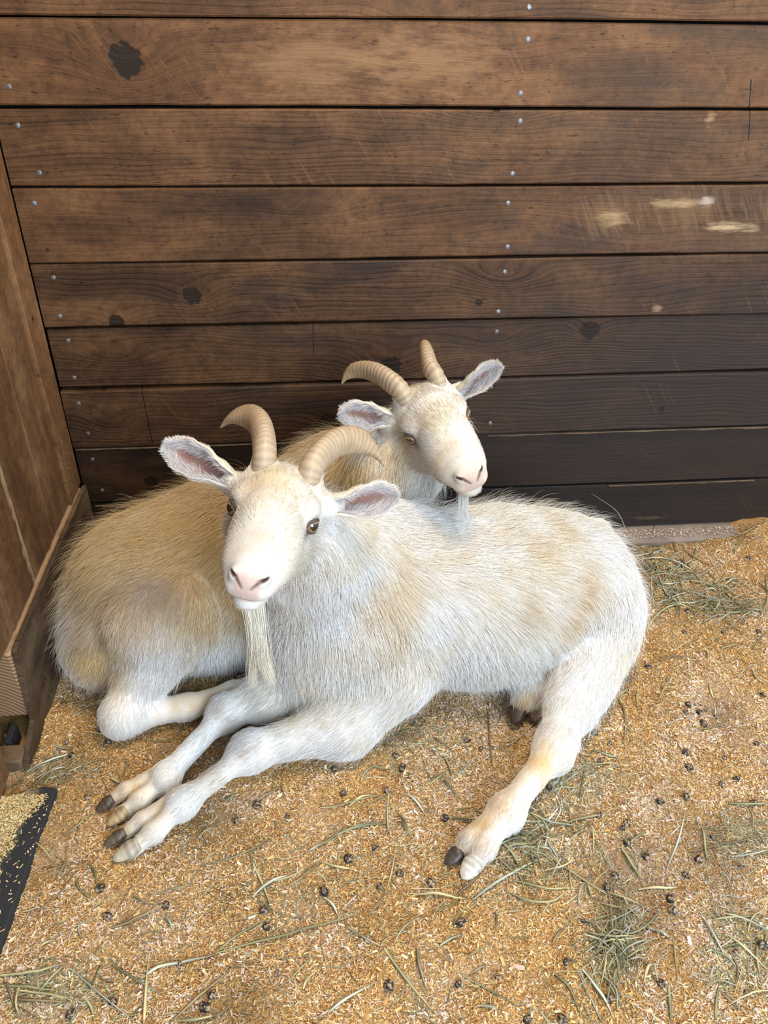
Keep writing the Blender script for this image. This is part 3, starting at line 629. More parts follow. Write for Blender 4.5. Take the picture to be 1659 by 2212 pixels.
def ear(goat, org, base, tip, face, W, fur, seed, bend=(0, 0, 0), inner_pink=1.0):
    """cupped leaf-shaped ear: base -> tip, opening towards `face`"""
    base, tip = np.asarray(base), np.asarray(tip); ax = tip - base; L = np.linalg.norm(ax); ax = ax / L
    fc = nrm(np.asarray(face) - ax * (np.asarray(face) @ ax)); sd = np.cross(ax, fc); nu, nv = 34, 19
    us = np.linspace(0, 1, nu); vs_ = np.linspace(-1, 1, nv); G = np.zeros((nu, nv, 3))
    for i, u in enumerate(us):
        wd = W * (0.40 + 0.72 * math.sin(min(1, u * 1.15) * math.pi / 2) ** 1.7) * (max(0.0, 1 - max(0, (u - 0.52) / 0.485) ** 2.1)) ** 0.62 + 0.0012
        curl = 2.5 * (1 - u) ** 1.5 + 0.75; c = base + ax * L * u + np.asarray(bend) * math.sin(u * math.pi / 2) ** 2 * 0.5
        R_ = wd / max(math.sin(min(curl / 1.0, 1.5)), 0.35) * 0.95
        for j, s in enumerate(vs_):
            th = s * min(curl, 2.3); lip = 1 + 0.05 * math.sin(u * 23 + s * 3)
            G[i, j] = c + sd * math.sin(th) * R_ * lip - fc * (math.cos(th) - 0.55) * R_ * 0.75 + sd * (0.10 * W * math.sin(u * 3))
    du = np.gradient(G, axis=0); dv = np.gradient(G, axis=1); N = nrm(np.cross(du, dv))
    if (N.reshape(-1, 3) @ fc).mean() < 0: N = -N
    t = 0.0016 + 0.0018 * (1 - us)[:, None, None] * (1 - np.abs(vs_))[None, :, None]
    inn = G + N * t; out = G - N * t
    v = np.concatenate([inn.reshape(-1, 3), out.reshape(-1, 3)]); I_ = np.arange(nu * nv).reshape(nu, nv); Oo = I_ + nu * nv; f = []
    for i in range(nu - 1):
        for j in range(nv - 1):
            f.append([I_[i, j], I_[i + 1, j], I_[i + 1, j + 1], I_[i, j + 1]]); f.append([Oo[i, j + 1], Oo[i + 1, j + 1], Oo[i + 1, j], Oo[i, j]])
    for i in range(nu - 1):
        f.append([Oo[i, 0], Oo[i + 1, 0], I_[i + 1, 0], I_[i, 0]]); f.append([I_[i, -1], I_[i + 1, -1], Oo[i + 1, -1], Oo[i, -1]])
    for j in range(nv - 1):
        f.append([I_[-1, j], Oo[-1, j], Oo[-1, j + 1], I_[-1, j + 1]]); f.append([Oo[0, j], I_[0, j], I_[0, j + 1], Oo[0, j + 1]])
    f = np.array(f)
    uu, ss = np.meshgrid(us, vs_, indexing='ij'); edge = np.clip(np.abs(ss) ** 3 + np.clip((uu - 0.8) / 0.25, 0, 1), 0, 1).reshape(-1, 1)
    ci = V(0.27, 0.145, 0.115) * (1 - edge) + V(0.62, 0.47, 0.40) * edge; ci = ci * (0.75 + 0.3 * np.clip(uu, 0, 1).reshape(-1, 1))
    co = np.tile(CREAM * 0.95, (nu * nv, 1))
    e = link('ear', make_mesh('ear', v - org, f, np.concatenate([ci, co]), mats=[M_EAR]), goat)
    e['label'] = 'cupped ear with pinkish inside and white hair'
    r = np.random.default_rng(seed)
    def pick(k, smin, smax, umin, umax):
        u = r.uniform(umin, umax, k) * (nu - 1.001); s = r.uniform(smin, smax, k) * r.choice([-1, 1], k); s = (s + 1) / 2 * (nv - 1.001)
        i, j = u.astype(int), s.astype(int); return i, j
    # back of the ear, short coat
    i, j = pick(3800, 0, 1, 0.0, 1); root = out[i, j]; nn = -N[i, j]
    fur.add(strands(root, nn, np.tile(ax, (len(root), 1)) + 0 * nn, r.uniform(.006, .011, len(root)), 0.35, 0, .25, seed, .008, .3), CREAM * r.uniform(.80, 1.05, (len(root), 1)), np.full(len(root), .00022))
    # rim fringe
    i, j = pick(1500, .93, 1, 0.10, 1); root = G[i, j]; sgn = np.sign(j - nv / 2)[:, None]
    fl = nrm(ax * 0.9 + sd * sgn * 0.8 + fc * 0.2); fur.add(strands(root, nrm(sd * sgn + N[i, j] * .3), fl, r.uniform(.005, .011, len(root)), .3, 0, .3, seed + 1, .006, .3), WHITE * r.uniform(.85, 1.02, (len(root), 1)), np.full(len(root), .0002))
    i = np.full(420, nu - 2); j = r.integers(0, nv, 420); fur.add(strands(G[i, j], N[i, j], np.tile(ax, (420, 1)), r.uniform(.005, .010, 420), .4, 0, .4, seed + 2, .006, .3), WHITE * r.uniform(.85, 1, (420, 1)), np.full(420, .0002))
    # long pale hair combed across the inside
    i, j = pick(2300, .38, .97, .03, .97); root = inn[i, j]; sgn = np.sign(j - nv / 2)[:, None]
    fl = nrm(ax * 0.75 - sd * sgn * 0.55 + fc * .1)
    fur.add(strands(root, N[i, j], fl, r.uniform(.010, .024, len(root)), .45, 0, .3, seed + 3, .009, .6), V(.80, .74, .72) * r.uniform(.7, 1.02, (len(root), 1)), np.full(len(root), .00021))

def hoof(goat, org, base, tip, w_, h_, col, roll=0.0):
    """one cloven claw: flat sole, pointed toe, sloping wall"""
    base, tip = np.asarray(base, float), np.asarray(tip, float); ax = tip - base; L = np.linalg.norm(ax); ax /= L
    sd = nrm(np.cross(ax, V(0, 0, 1))); up = np.cross(sd, ax); up, sd = up * math.cos(roll) + sd * math.sin(roll), sd * math.cos(roll) - up * math.sin(roll)
    n, q = 16, 18; v = []; f = []; C = []
    for i in range(n):
        u = i / (n - 1); pw = (1 - u ** 2.6) ** 0.6 * (0.62 + 0.38 * min(1, u / .3)); hh = h_ * (1 - 0.55 * u) * (0.25 + 0.75 * pw)
        for j in range(q):
            a = 2 * math.pi * j / q; ca, sa = math.cos(a), math.sin(a)
            z = (hh if sa > 0 else h_ * 0.42 * (0.3 + 0.7 * pw)) * math.copysign(abs(sa) ** 0.8, sa)
            v.append(base + ax * L * u * 1.0 + sd * ca * w_ * (0.08 + 0.92 * pw) + up * z)
            g = 0.85 + 0.22 * math.sin(u * 26) * (1 - u) + 0.25 * float(noise3(V(u * 9, j * .8, L * 900))); C.append(np.array(col) * g * (1.15 if u > .5 else .9))
    for i in range(n - 1):
        for j in range(q): f.append([i * q + j, i * q + (j + 1) % q, (i + 1) * q + (j + 1) % q, (i + 1) * q + j])
    f += [list(range(q))[::-1], list(range((n - 1) * q, n * q))]
    link('hoof', make_mesh('hoof', np.array(v) - org, f, np.clip(C, 0, 1), mats=[M_HOOF]), goat)

def frame(d, up=(0, 0, 1)):
    d = nrm(d); s_ = nrm(np.cross(up, d)); u = np.cross(d, s_); return np.stack([d, s_, u], 1)

def head_colour(hd, P, c, subs):
    q = hd.loc_of(P); on = (q[:, 1] > -.12) & (np.abs(q[:, 0]) < .11) & (np.abs(q[:, 2]) < .13)
    def blend(wgt, colr): nonlocal c; wgt = (np.clip(wgt, 0, 1) * on)[:, None]; c = c * (1 - wgt) + np.asarray(colr) * wgt
    def gs(cx, cy, cz, rx, ry, rz): return np.exp(-(((q[:, 0] - cx) / rx) ** 2 + ((q[:, 1] - cy) / ry) ** 2 + ((q[:, 2] - cz) / rz) ** 2))
    blend(gs(0, .02, .04, .030, .06, .04) * .35, CREAM * V(.98, .93, .82))
    blend(gs(0, .082, -.004, .013, .026, .018) * .85, PINK * V(1.02, 1.05, 1.0))
    short = np.clip((q[:, 1] + .07) / .05, 0, 1) * np.clip((.14 - np.linalg.norm(q - V(0, .05, -.02), axis=1)) / .04, 0, 1); blend(short * .8, c * V(.80, .775, .73))
    for x in (1, -1): blend(gs(x * .050, .028, -.008, .009, .012, .008) * .9, SLATE * 1.1); blend(gs(x * .058, .009, .0, .010, .015, .011) * .8, V(.30, .22, .17))
    npd = np.clip((q[:, 1] - .124) / .014, 0, 1) * np.clip((q[:, 2] + .066) / .014, 0, 1) * np.clip((.021 - np.abs(q[:, 0])) / .007, 0, 1) * np.clip((-.017 - q[:, 2]) / .010, 0, 1); blend(npd * .9, PINK)
    for k_, (wd, colr) in enumerate((((.0011), (.07, .032, .028)), ((.0012), (.06, .028, .025)), ((.0026), (.16, .08, .068)), ((.0022), (.24, .135, .11)))):  # nostril insides dark; the mouth groove's shadow line is put into the colour
        for x_ in (0, 1):
            d_ = np.full(len(P), .05); sel = np.where(on)[0]; d_[sel] = pd(subs[x_ * 5 + k_], P[sel]); blend(np.exp(-(np.clip(d_, 0, 1) / wd) ** 2), colr)
    return c

def furnish(goat, org, name, adds, subs, hd, blobs, nhair, seed, claws=(), basefn=None, camdir_min=-0.3, h=0.003):
    # one skin, grown coarse for the trunk and fine for the head, cut and met along a plane through the neck
    v, f = grow(adds, subs, h)
    cs8 = np.array([hd.w(x, y, z) for x in (-.095, .095) for y in (-.105, .165) for z in (-.115, .085)])
    v2, f2 = grow(adds, subs, .0016, cs8.min(0), cs8.max(0))
    def inhead(P, e): q_ = hd.loc_of(P); return (q_[:, 1] > -.090 - e) & (np.abs(q_[:, 0]) < .088 + e) & (q_[:, 2] > -.108 - e) & (q_[:, 2] < .080 + e) & (q_[:, 1] < .20)
    f = f[~inhead(v[f].mean(1), -.0015)]; f2 = f2[inhead(v2[f2].mean(1), .0015)]
    def used(v_, f_): u_, inv = np.unique(f_, return_inverse=True); return v_[u_], inv.reshape(f_.shape)
    v, f = used(v, f); v2, f2 = used(v2, f2); n = np.concatenate([vnormals(v, f), vnormals(v2, f2)]); f = np.concatenate([f, f2 + len(v)]); v = np.concatenate([v, v2])
    px, py, dep = project(v); facing = ((CAM - v) * n).sum(1) > 0
    def hit(x, y):
        m_ = facing & (np.hypot(px - x, py - y) < 6)
        if not m_.any(): m_ = np.hypot(px - x, py - y) < 14
        if not m_.any(): print('miss', x, y); return atz(x, y, .2)
        i = np.where(m_)[0]; return v[i[np.argmin(dep[i])]]
    BL = [(hit(x, y), np.array(r, float), c, a) for (x, y, r, c, a) in blobs]
    def colour(P):
        c = np.tile(WHITE, (len(P), 1)); nz = fbm(P * 16, seed, 3); nf = fbm(P * 60, seed + 4, 2)
        k = np.clip(.24 + .48 * nz, 0, 1)[:, None]; c = c * (1 - k) + CREAM * k
        if basefn is not None: c = basefn(P, c, nz, nf)
        for (ctr, r, colr, a) in BL:
            d2 = (((P - ctr) / r) ** 2).sum(1); wgt = np.clip(a * np.exp(-d2) * (1 + .55 * nz + .35 * nf), 0, 1)[:, None]; c = c * (1 - wgt) + colr * wgt
        return head_colour(hd, P, c, subs)
    cols = colour(v)
    body = link('body', make_mesh('body', v - org, f, cols * 0.92, mats=[M_SKIN]), goat)
    # ---- coat
    tri = np.concatenate([f[:, [0, 1, 2]], f[:, [0, 2, 3]]]); fn = np.cross(v[tri[:, 1]] - v[tri[:, 0]], v[tri[:, 2]] - v[tri[:, 0]]); ar = np.linalg.norm(fn, axis=1); ctr = v[tri].mean(1); fn = nrm(fn)
    tc_ = nrm(CAM - ctr); wgt = ar * np.where((fn * tc_).sum(1) > camdir_min, 1, .22) * (ctr[:, 2] > 0.006)
    ql = hd.loc_of(ctr); isH = (ql[:, 1] > -.10) & (np.linalg.norm(ql - V(0, .03, -.02), axis=1) < .17); wgt = wgt * np.where(isH, 1.9, 1)
    r = np.random.default_rng(seed); ti = r.choice(len(tri), nhair, p=wgt / wgt.sum()); u1, u2 = r.random(nhair), r.random(nhair); sq = np.sqrt(u1)
    T = tri[ti]; bw = np.stack([1 - sq, sq * (1 - u2), sq * u2], 1)[:, :, None]; root = (v[T] * bw).sum(1); nn = nrm((n[T] * bw).sum(1))
    q = hd.loc_of(root); keep = np.ones(nhair, bool)
    keep &= ~((q[:, 1] > .130) & (np.abs(q[:, 0]) < .018) & (q[:, 2] > -.050) & (np.abs(q[:, 2]) < .1))
    for x in (1, -1): keep &= (((q - V(x * .060, .009, 0)) / V(.02, .0170, .0120)) ** 2).sum(1) > 1
    for cl_ in claws:
        ax = cl_[1] - cl_[0]; t_ = ((root - cl_[0]) @ ax) / (ax @ ax); keep &= ~((np.linalg.norm(root - cl_[0] - np.clip(t_, 0, 1)[:, None] * ax, axis=1) < cl_[2] * 1.2) & (t_ > .44))
    root, nn = root[keep], nn[keep]; N = len(root); Wt = np.zeros(N); F = np.zeros((N, 3)); HL = np.zeros(N)
    for p in adds:
        wv = np.exp(-np.clip(pd(p, root), 0, None) / .010) * np.exp(-np.clip(-pd(p, root) - .02, 0, None) / .03); Wt += wv
        fl = p['flow'](root, nn) if callable(p['flow']) else np.tile(p['flow'], (N, 1)); F += nrm(fl) * wv[:, None]; HL += p['hl'] * wv
    HL /= Wt + 1e-9
    HL = np.where(HL < .02, HL * 1.25, HL); L = HL * r.uniform(.65, 1.2, N); fur = Fur(); c = colour(root)
    P = strands(root, nn, F, L, .33 * np.clip(HL / .022, .78, 1), .10, .13, seed, .009, .5)
    lock = np.clip(noise3(root * 110, seed + 3) * 1.2 + r.normal(0, .7, N), -1.6, 1)[:, None] * np.clip(HL / .03, .75, 1)[:, None]; cc = np.repeat((c * (1 + V(.10, .13, .18) * lock))[:, None], KH, 1); cc = cc * np.linspace(.92, 1.05, KH)[None, :, None]
    fur.add(P, np.clip(cc, 0, .96), np.clip(.00015 + HL * .006, .00018, .00034) * r.uniform(.8, 1.25, N))
    g = np.where((r.random(N) < .10) & (HL > .02))[0]                # stray guard hairs that break the outline
    P = strands(root[g], nn[g], F[g], L[g] * 1.35, .62, .05, .30, seed + 60, .009, .15)
    fur.add(P, np.clip(cc[g] * 1.04, 0, .96), np.full(len(g), .00013))
    return body, fur, hit, (v, n, px, py, dep)

def beard(fur, guides, n, spread, rad, seed, col):
    r = np.random.default_rng(seed)
    for g in guides:
        S = spline(g[0], KH); k = int(n * g[1]); off = r.normal(0, 1, (k, 3)) * spread
        t = np.linspace(0, 1, KH)[None, :, None]; P = S[None] + off[:, None] * (1 - .55 * t) + np.cumsum(r.normal(0, .0016, (k, KH, 3)), 1)
        ln = r.uniform(.75, 1.03, (k, 1, 1)); P = P[:, :1] + (P - P[:, :1]) * ln
        fur.add(P, np.array(col) * r.uniform(.82, 1.08, (k, 1)), np.full(k, rad))

def goat_root(label, loc):
    g = bpy.data.objects.new('goat', None); COL.objects.link(g); g.location = loc; tag(g, label, 'goat'); return g

# ------------------------------------------------------------------ the near goat (lying, facing the camera)
OA = V(0.25, -0.45, 0.0)
GA = goat_root('white horned goat lying in front, facing forward, with a long beard and outstretched legs', OA)
HA = Head([[-0.9636, -0.1425, 0.2261], [0.1874, -0.9635, 0.1913], [0.1906, 0.2267, 0.9551]], [-0.066, -0.668, 0.546], 1.02)
K = lambda x, y, z: atz(x, y, z)
tA = frame((.985, .13, -.01)); tail_dir = V(.985, .13, 0)
def flA(P, n):
    s_ = np.clip(1 - n[:, 2], 0, 1.2)[:, None]; return tail_dir * (1.0 - .55 * s_) + V(0, 0, -1) * .95 * s_
dn = V(0.1, -.1, -1)
hind = nrm(V(.42, -.69, .04) - V(.55, -.45, .16))
A_, S_ = HA.prims()
bodyA = [EL((.15, -.455, .195), (.20, .135, .180), tA, .06, flA, .044), EL((.33, -.425, .168), (.215, .165, .180), tA, .06, flA, .046),
         EL((.465, -.395, .166), (.158, .132, .143), tA, .05, flA, .046), EL((.10, -.44, .28), (.13, .085, .095), tA, .06, flA, .044),
         EL((.548, -.40, .110), (.086, .125, .106), tA, .05, V(.3, -.1, -1), .032),
         RC((.04, -.475, .285), HA.w(0, -.075, -.045), .118, .074, .07, V(.15, .1, -1), .044),
         EL((-.005, -.53, .185), (.095, .095, .145), None, .06, dn, .046), EL((.085, -.545, .165), (.095, .080, .14), None, .06, V(.25, -.15, -1), .046),
         # left foreleg, nearest
         RC((.115, -.565, .11), K(745, 1560, .055), .074, .056, .05, V(-.8, -.3, -.4), .026), RC(K(745, 1560, .055), K(545, 1620, .045), 0.0470, 0.0250, .04, V(-.9, -.3, -.2), .018),
         EL(K(540, 1622, .048), (0.0360, 0.0324, 0.0396), None, .025, V(-.8, -.4, 0), .010),
         RC(K(540, 1622, .045), K(405, 1725, .046), 0.0197, 0.0171, .025, V(-.75, -.55, 0), .013), EL(K(395, 1735, .044), (0.0234, 0.0243, 0.0216), None, .025, V(-.7, -.6, 0), .012),
         RC(K(395, 1735, .044), K(335, 1795, .026), 0.0171, 0.0155, .014, V(-.7, -.6, 0), .010), RC(K(335, 1795, .026), K(285, 1836, .012), 0.0155, 0.0108, .010, V(-.7, -.6, 0), .012),
         RC(K(385, 1722, .033), K(310, 1770, .024), 0.0139, 0.0125, .008, V(-.75, -.5, 0), .013), RC(K(310, 1770, .024), K(258, 1808, .010), 0.0125, 0.0086, .006, V(-.7, -.5, 0), .013),
         # right foreleg
         RC((.0, -.50, .12), K(590, 1495, .062), .062, .046, .04, V(-.7, -.4, -.4), .022), RC(K(590, 1495, .062), K(492, 1535, .050), 0.0387, 0.0290, .03, V(-.8, -.5, 0), .016),
         EL(K(487, 1540, .048), (0.0270, 0.0270, 0.0261), None, .025, V(-.7, -.6, 0), .010),
         RC(K(487, 1540, .046), K(365, 1668, .046), 0.0194, 0.0171, .025, V(-.6, -.8, 0), .013), EL(K(360, 1676, .044), (0.0225, 0.0234, 0.0216), None, .02, V(-.6, -.8, 0), .012),
         RC(K(358, 1678, .033), K(305, 1725, .026), 0.0164, 0.0149, .012, V(-.6, -.8, 0), .013), RC(K(305, 1725, .026), K(262, 1758, .012), 0.0147, 0.0104, .010, V(-.6, -.7, 0), .010),
         RC(K(350, 1668, .033), K(275, 1705, .026), 0.0140, 0.0125, .008, V(-.8, -.4, 0), .010), RC(K(275, 1705, .026), K(235, 1732, .012), 0.0125, 0.0097, .006, V(-.8, -.5, 0), .010),
         # left hind leg stretched out to the front
         EL((.528, -.46, .150), (.096, .082, .108), tA, .022, V(-.1, -.5, -1), .030),
         RC(K(1290, 1325, .13), K(1255, 1455, .075), 0.0840, 0.0500, .018, hind, .026), RC(K(1255, 1455, .075), K(1210, 1580, .050), 0.0490, 0.0310, .04, hind, .024),
         RC(K(1290, 1390, .09), K(1238, 1520, .055), 0.0620, 0.0370, .05, hind, .026),
         EL(K(1198, 1618, .045), (0.0335, 0.0372, 0.0428), None, .03, hind, .013), RC(K(1228, 1600, .042), K(1222, 1622, .035), 0.0129, 0.0086, .016, hind, .012),
         RC(K(1190, 1630, .044), K(1100, 1745, .044), 0.0252, 0.0198, .03, V(-.65, -.75, 0), .010), EL(K(1092, 1758, .033), (0.0279, 0.0288, 0.0242), None, .03, V(-.6, -.8, 0), .013),
         RC(K(1085, 1765, .033), K(1046, 1825, .026), 0.0208, 0.0191, .014, V(-.5, -.85, 0), .012), RC(K(1046, 1825, .026), K(1026, 1862, .013), 0.0188, 0.0137, .010, V(-.5, -.85, 0), .013),
         RC(K(1070, 1765, .032), K(1015, 1812, .026), 0.0173, 0.0159, .008, V(-.7, -.7, 0), .012), RC(K(1015, 1812, .026), K(988, 1842, .012), 0.0154, 0.0115, .006, V(-.7, -.7, 0), .013),
         # tucked right hind foot under the belly
         RC(K(1165, 1430, .06), K(1145, 1480, .045), .036, .030, .03, V(-.2, -.8, -.4), .020), RC(K(1145, 1480, .045), K(1132, 1512, .036), .030, .024, .02, V(-.2, -.8, -.4), .014),
         # tail
         RC((.490, -.37, .255), (.548, -.345, .262), .024, .013, .02, V(1, .1, .1), .045)] + A_
FOOT_PALE = (0.52, 0.47, 0.36)
blobsA = [(1190, 1110, (.16, .16, .10), CREAM * V(.86, .80, .68), .55), (1240, 1095, (.07, .07, .05), TAN * 1.1, .35), (860, 1215, (.10, .06, .10), TAN * 1.15, .38), (1000, 1170, (.16, .08, .08), TAN * 1.25, .22),
          (830, 1350, (.05, .05, .08), TAN * 1.1, .30), (1120, 1320, (.03, .03, .03), TAN, .7), (1270, 1270, (.05, .04, .05), TAN * 1.15, .75), (1225, 1340, (.03, .03, .05), TAN * 1.25, .5), (1060, 1240, (.12, .08, .06), TAN * 1.3, .18),
          (590, 1020, (.05, .04, .04), CREAM * V(1, .95, .82), .6), (1180, 1440, (.03, .03, .03), TAN * 1.2, .7), (1130, 1510, (.035, .035, .035), TAN * .8, .9),
          (1100, 1700, (.05, .05, .03), TAN * 1.15, .75), (1160, 1640, (.035, .05, .04), TAN * 1.2, .75), (1035, 1790, (.03, .04, .02), TAN * 1.05, .8), (985, 1830, (.022, .022, .022), GREYB, .9), (1010, 1850, (.02, .02, .02), GREYB * 1.1, .6),
          (535, 1612, (.022, .020, .016), V(.52, .40, .33), .9), (450, 1660, (.06, .03, .02), TAN * 1.25, .45), (345, 1745, (.04, .03, .02), TAN * 1.1, .55), (260, 1790, (.03, .03, .025), TAN * .85, .75), (235, 1722, (.03, .03, .02), TAN * .8, .8), (290, 1690, (.03, .03, .02), TAN * 1.05, .6), (480, 1525, (.02, .02, .02), TAN * .95, .6),
          (300, 1800, (.03, .03, .02), CREAM * .9, .5), (1330, 1290, (.06, .06, .06), WHITE, .6), (690, 1480, (.05, .05, .05), CREAM, .5), (880, 1110, (.07, .05, .04), V(.62, .60, .58), .35)]
HOOFA = ((K(312, 1816, .021), K(243, 1858, .010), .0185, .019, FOOT_PALE), (K(280, 1793, .018), K(224, 1826, .009), .0140, .016, (.13, .10, .07)), (K(282, 1744, .020), K(231, 1783, .010), .0150, .017, (.46, .34, .18)), (K(252, 1721, .02), K(207, 1752, .010), .0140, .017, (.10, .07, .05)),
                         (K(1036, 1846, .021), K(999, 1899, .010), .0205, .019, (.66, .62, .54)), (K(1003, 1828, .018), K(962, 1868, .010), .0160, .016, (.07, .05, .04)), (K(1126, 1508, .034), K(1112, 1566, .012), .0225, .022, (.055, .034, .02)), (K(1152, 1505, .032), K(1156, 1560, .012), .0195, .020, (.12, .075, .04)))
bodyA_o, furA, hitA, _ = furnish(GA, OA, 'near', bodyA, S_, HA, blobsA, 150000, 11, HOOFA)
for x in (1, -1): eye(GA, OA, HA, x, HA.dirw(x * .78, .62, .08))
dA = lambda x, y, d, r: [*atd(x, y, d), r]
def hornset(g, o, hd, x, pts, rings, ra):
    b0 = hd.w(x * .032, -.050, .030); b1 = hd.w(x * .035, -.056, .062); d0 = project(b1)[2]
    horn(g, o, [[*b0, pts[0][3]], [*b1, pts[0][3]]] + [[*atd(x_, y_, d0 + dd), r_] for (x_, y_, dd, r_) in pts], rings, hd.R[:, 0], ra)
hornset(GA, OA, HA, 1, [(569, 945, .020, .0190), (560, 917, .045, .0178), (541, 902, .068, .0155), (514, 899, .085, .0115), (492, 909, .097, .0064), (476, 924, .103, .0012)], 26, .035)
hornset(GA, OA, HA, -1, [(705, 972, .025, .0200), (740, 953, .050, .0188), (777, 955, .072, .0158), (806, 973, .086, .0098), (820, 990, .093, .0055), (830, 1008, .097, .0012)], 26, .035)
ear(GA, OA, HA.w(.060, -.062, .006), atd(354, 962, 1.19), nrm(CAM - HA.loc) + V(.1, 0, -.25), .0275, furA, 41)
ear(GA, OA, HA.w(-.060, -.062, .006), atd(858, 1070, 1.20), nrm(CAM - HA.loc) + V(-.1, 0, -.25), .0275, furA, 42)
bz = lambda x, y, d: atd(x, y, d)
d0 = project(HA.w(0, .098, -.085))[2]; bs_ = lambda x: HA.w(x, .094, -.080)
beard(furA, [([bs_(.006), bz(550, 1385, d0 + .02), bz(545, 1430, d0 + .045), bz(547, 1480, d0 + .075)], 1.0), ([bs_(-.008), bz(566, 1388, d0 + .02), bz(570, 1432, d0 + .045), bz(588, 1476, d0 + .07)], .9), ([bs_(0), bz(558, 1375, d0 + .015), bz(556, 1410, d0 + .03), bz(562, 1445, d0 + .05)], .6)], 400, .0029, .00026, 51, V(.92, .86, .70))
furA.build('coat', GA, OA, M_FUR)['label'] = 'white and cream hair coat with pale tan patches'
for bp, tp, w_, h_, c in HOOFA:
    bp = bp + (tp - bp) * .14; w_ *= .84; h_ *= .84
    hoof(GA, OA, bp, tp, w_, h_, c)

# ------------------------------------------------------------------ the far goat (lying behind, head turned to the right)
OB = V(-0.15, -0.3, 0.0)
GB = goat_root('tan and white horned goat curled up behind, head raised over the other\'s back', OB)
HB = Head([[-0.9319, 0.1996, -0.3029], [-0.2015, -0.9792, -0.0251], [-0.3016, 0.0377, 0.9527]], [0.214, -0.370, 0.525], 0.985)
tB = frame((.93, .36, .02)); tlB = -V(.93, .36, 0)
def flB(P, n):
    s_ = np.clip(1 - n[:, 2], 0, 1.2)[:, None]; return tlB * (1.0 - .5 * s_) + V(0, 0, -1) * .85 * s_
Ab, Sb = HB.prims()
bodyB = [EL((-.345, -.355, .160), (.150, .150, .165), tB, .06, flB, .046), EL((-.20, -.300, .180), (.20, .155, .180), tB, .06, flB, .046), EL((.0, -.205, .195), (.17, .130, .180), tB, .06, flB, .044),
         EL((-.430, -.415, .105), (.082, .10, .10), None, .05, V(-.5, -.2, -1), .032), EL((.05, -.20, .29), (.10, .08, .10), tB, .06, flB, .044),
         RC((.06, -.20, .29), (.155, -.275, .40), .105, .082, .06, V(-.3, -.2, -1), .044), RC((.155, -.275, .40), HB.w(0, -.07, -.045), .080, .064, .05, V(-.2, -.2, -1), .028),
         # right hind leg folded
         EL(K(345, 1345, .195), (.095, .072, .085), tB, .025, V(-.2, -.3, -1), .030), RC(K(388, 1305, .225), K(325, 1420, .125), 0.0589, 0.0552, .022, V(-.3, -.35, -.9), .028), RC(K(325, 1420, .115), K(268, 1535, .058), 0.0534, 0.0331, .04, V(-.35, -.3, -.9), .024),
         EL(K(258, 1552, .046), (0.0311, 0.0302, 0.0386), None, .03, V(-.3, -.3, -.9), .009), RC(K(268, 1552, .042), K(400, 1528, .037), 0.0239, 0.0217, .03, V(1, .1, 0), .007), RC(K(400, 1528, .037), K(505, 1500, .037), 0.0217, 0.0232, .02, V(1, .1, 0), .007), RC(K(505, 1500, .037), K(575, 1490, .03), 0.0217, 0.0170, .02, V(1, .1, 0), .007),
         # belly fold
         EL((-.19, -.395, .10), (.12, .07, .09), tB, .05, V(-.1, -.3, -1), .042),
         # folded forelegs, mostly hidden behind the near goat
         RC((.05, -.27, .14), (.0, -.36, .06), .055, .042, .04, V(-.5, -.4, -.6), .022)] + Ab
blobsB = [(330, 1170, (.17, .12, .10), TANB * 1.02, 1.0), (450, 1130, (.14, .12, .09), TANB * 1.05, 1.0), (210, 1260, (.08, .10, .08), TANB, .95), (470, 1270, (.07, .07, .10), TANB * 1.02, 1.0), (170, 1350, (.06, .08, .07), GREYB * 1.05, .8), (330, 1265, (.10, .05, .04), GREYB * 1.25, .75),
          (250, 1330, (.07, .05, .05), GREYB * 1.2, .6), (220, 1440, (.06, .06, .05), TANB * 1.2, .7), (760, 1030, (.10, .09, .07), TANB * 1.25, .9), (850, 1000, (.05, .05, .05), TANB * 1.35, .6), (350, 1420, (.05, .04, .07), WHITE, .8), (520, 1430, (.05, .05, .05), WHITE, .7),
          (450, 1480, (.06, .05, .04), GREYB * 1.5, .5), (420, 1530, (.08, .04, .03), TAN * 1.15, .75), (235, 1540, (.03, .03, .04), CREAM * .9, .6), (920, 1080, (.05, .04, .03), WHITE * 1.02, .9), (930, 900, (.05, .05, .03), CREAM * V(1, .95, .8), .6), (930, 1000, (.04, .04, .05), CREAM * V(.96, .90, .78), .7)]
def baseB(P, c, nz, nf):
    far = np.clip((np.linalg.norm(P - HB.w(0, -.02, -.03), axis=1) - .13) / .07, 0, 1)
    w_ = np.clip((P[:, 2] - .125 + .05 * nz) / .11, 0, 1) * far * (.88 + .12 * nf); w_ = np.clip(w_ * .96, 0, 1)[:, None]
    neck = np.clip((P[:, 0] - .02) / .1, 0, 1)[:, None]; t = (TANB * 1.0) * (1 - neck) + (TANB * 1.12 + V(.05, .08, .08)) * neck
    t = t * (1 - .10 * np.clip(nf, -1, 1))[:, None]; return c * (1 - w_) + t * w_
bodyB_o, furB, hitB, _ = furnish(GB, OB, 'far', bodyB, Sb, HB, blobsB, 135000, 23, (), baseB)
for x in (1, -1): eye(GB, OB, HB, x, HB.dirw(x * .80, .60, -.02))
hornset(GB, OB, HB, 1, [(842, 824, .010, .0185), (815, 807, .030, .0168), (788, 800, .050, .0142), (764, 802, .066, .0110), (748, 813, .076, .0066), (738, 829, .082, .0015)], 22, .075)
hornset(GB, OB, HB, -1, [(930, 795, .010, .0165), (923, 768, .030, .0140), (920, 752, .055, .0118), (923, 750, .080, .0085), (932, 759, .100, .0050), (940, 772, .110, .0012)], 22, .075)
ear(GB, OB, HB.w(.058, -.062, .006), atd(735, 892, 1.40), nrm(CAM - HB.loc) + V(0, 0, -.25), .025, furB, 61)
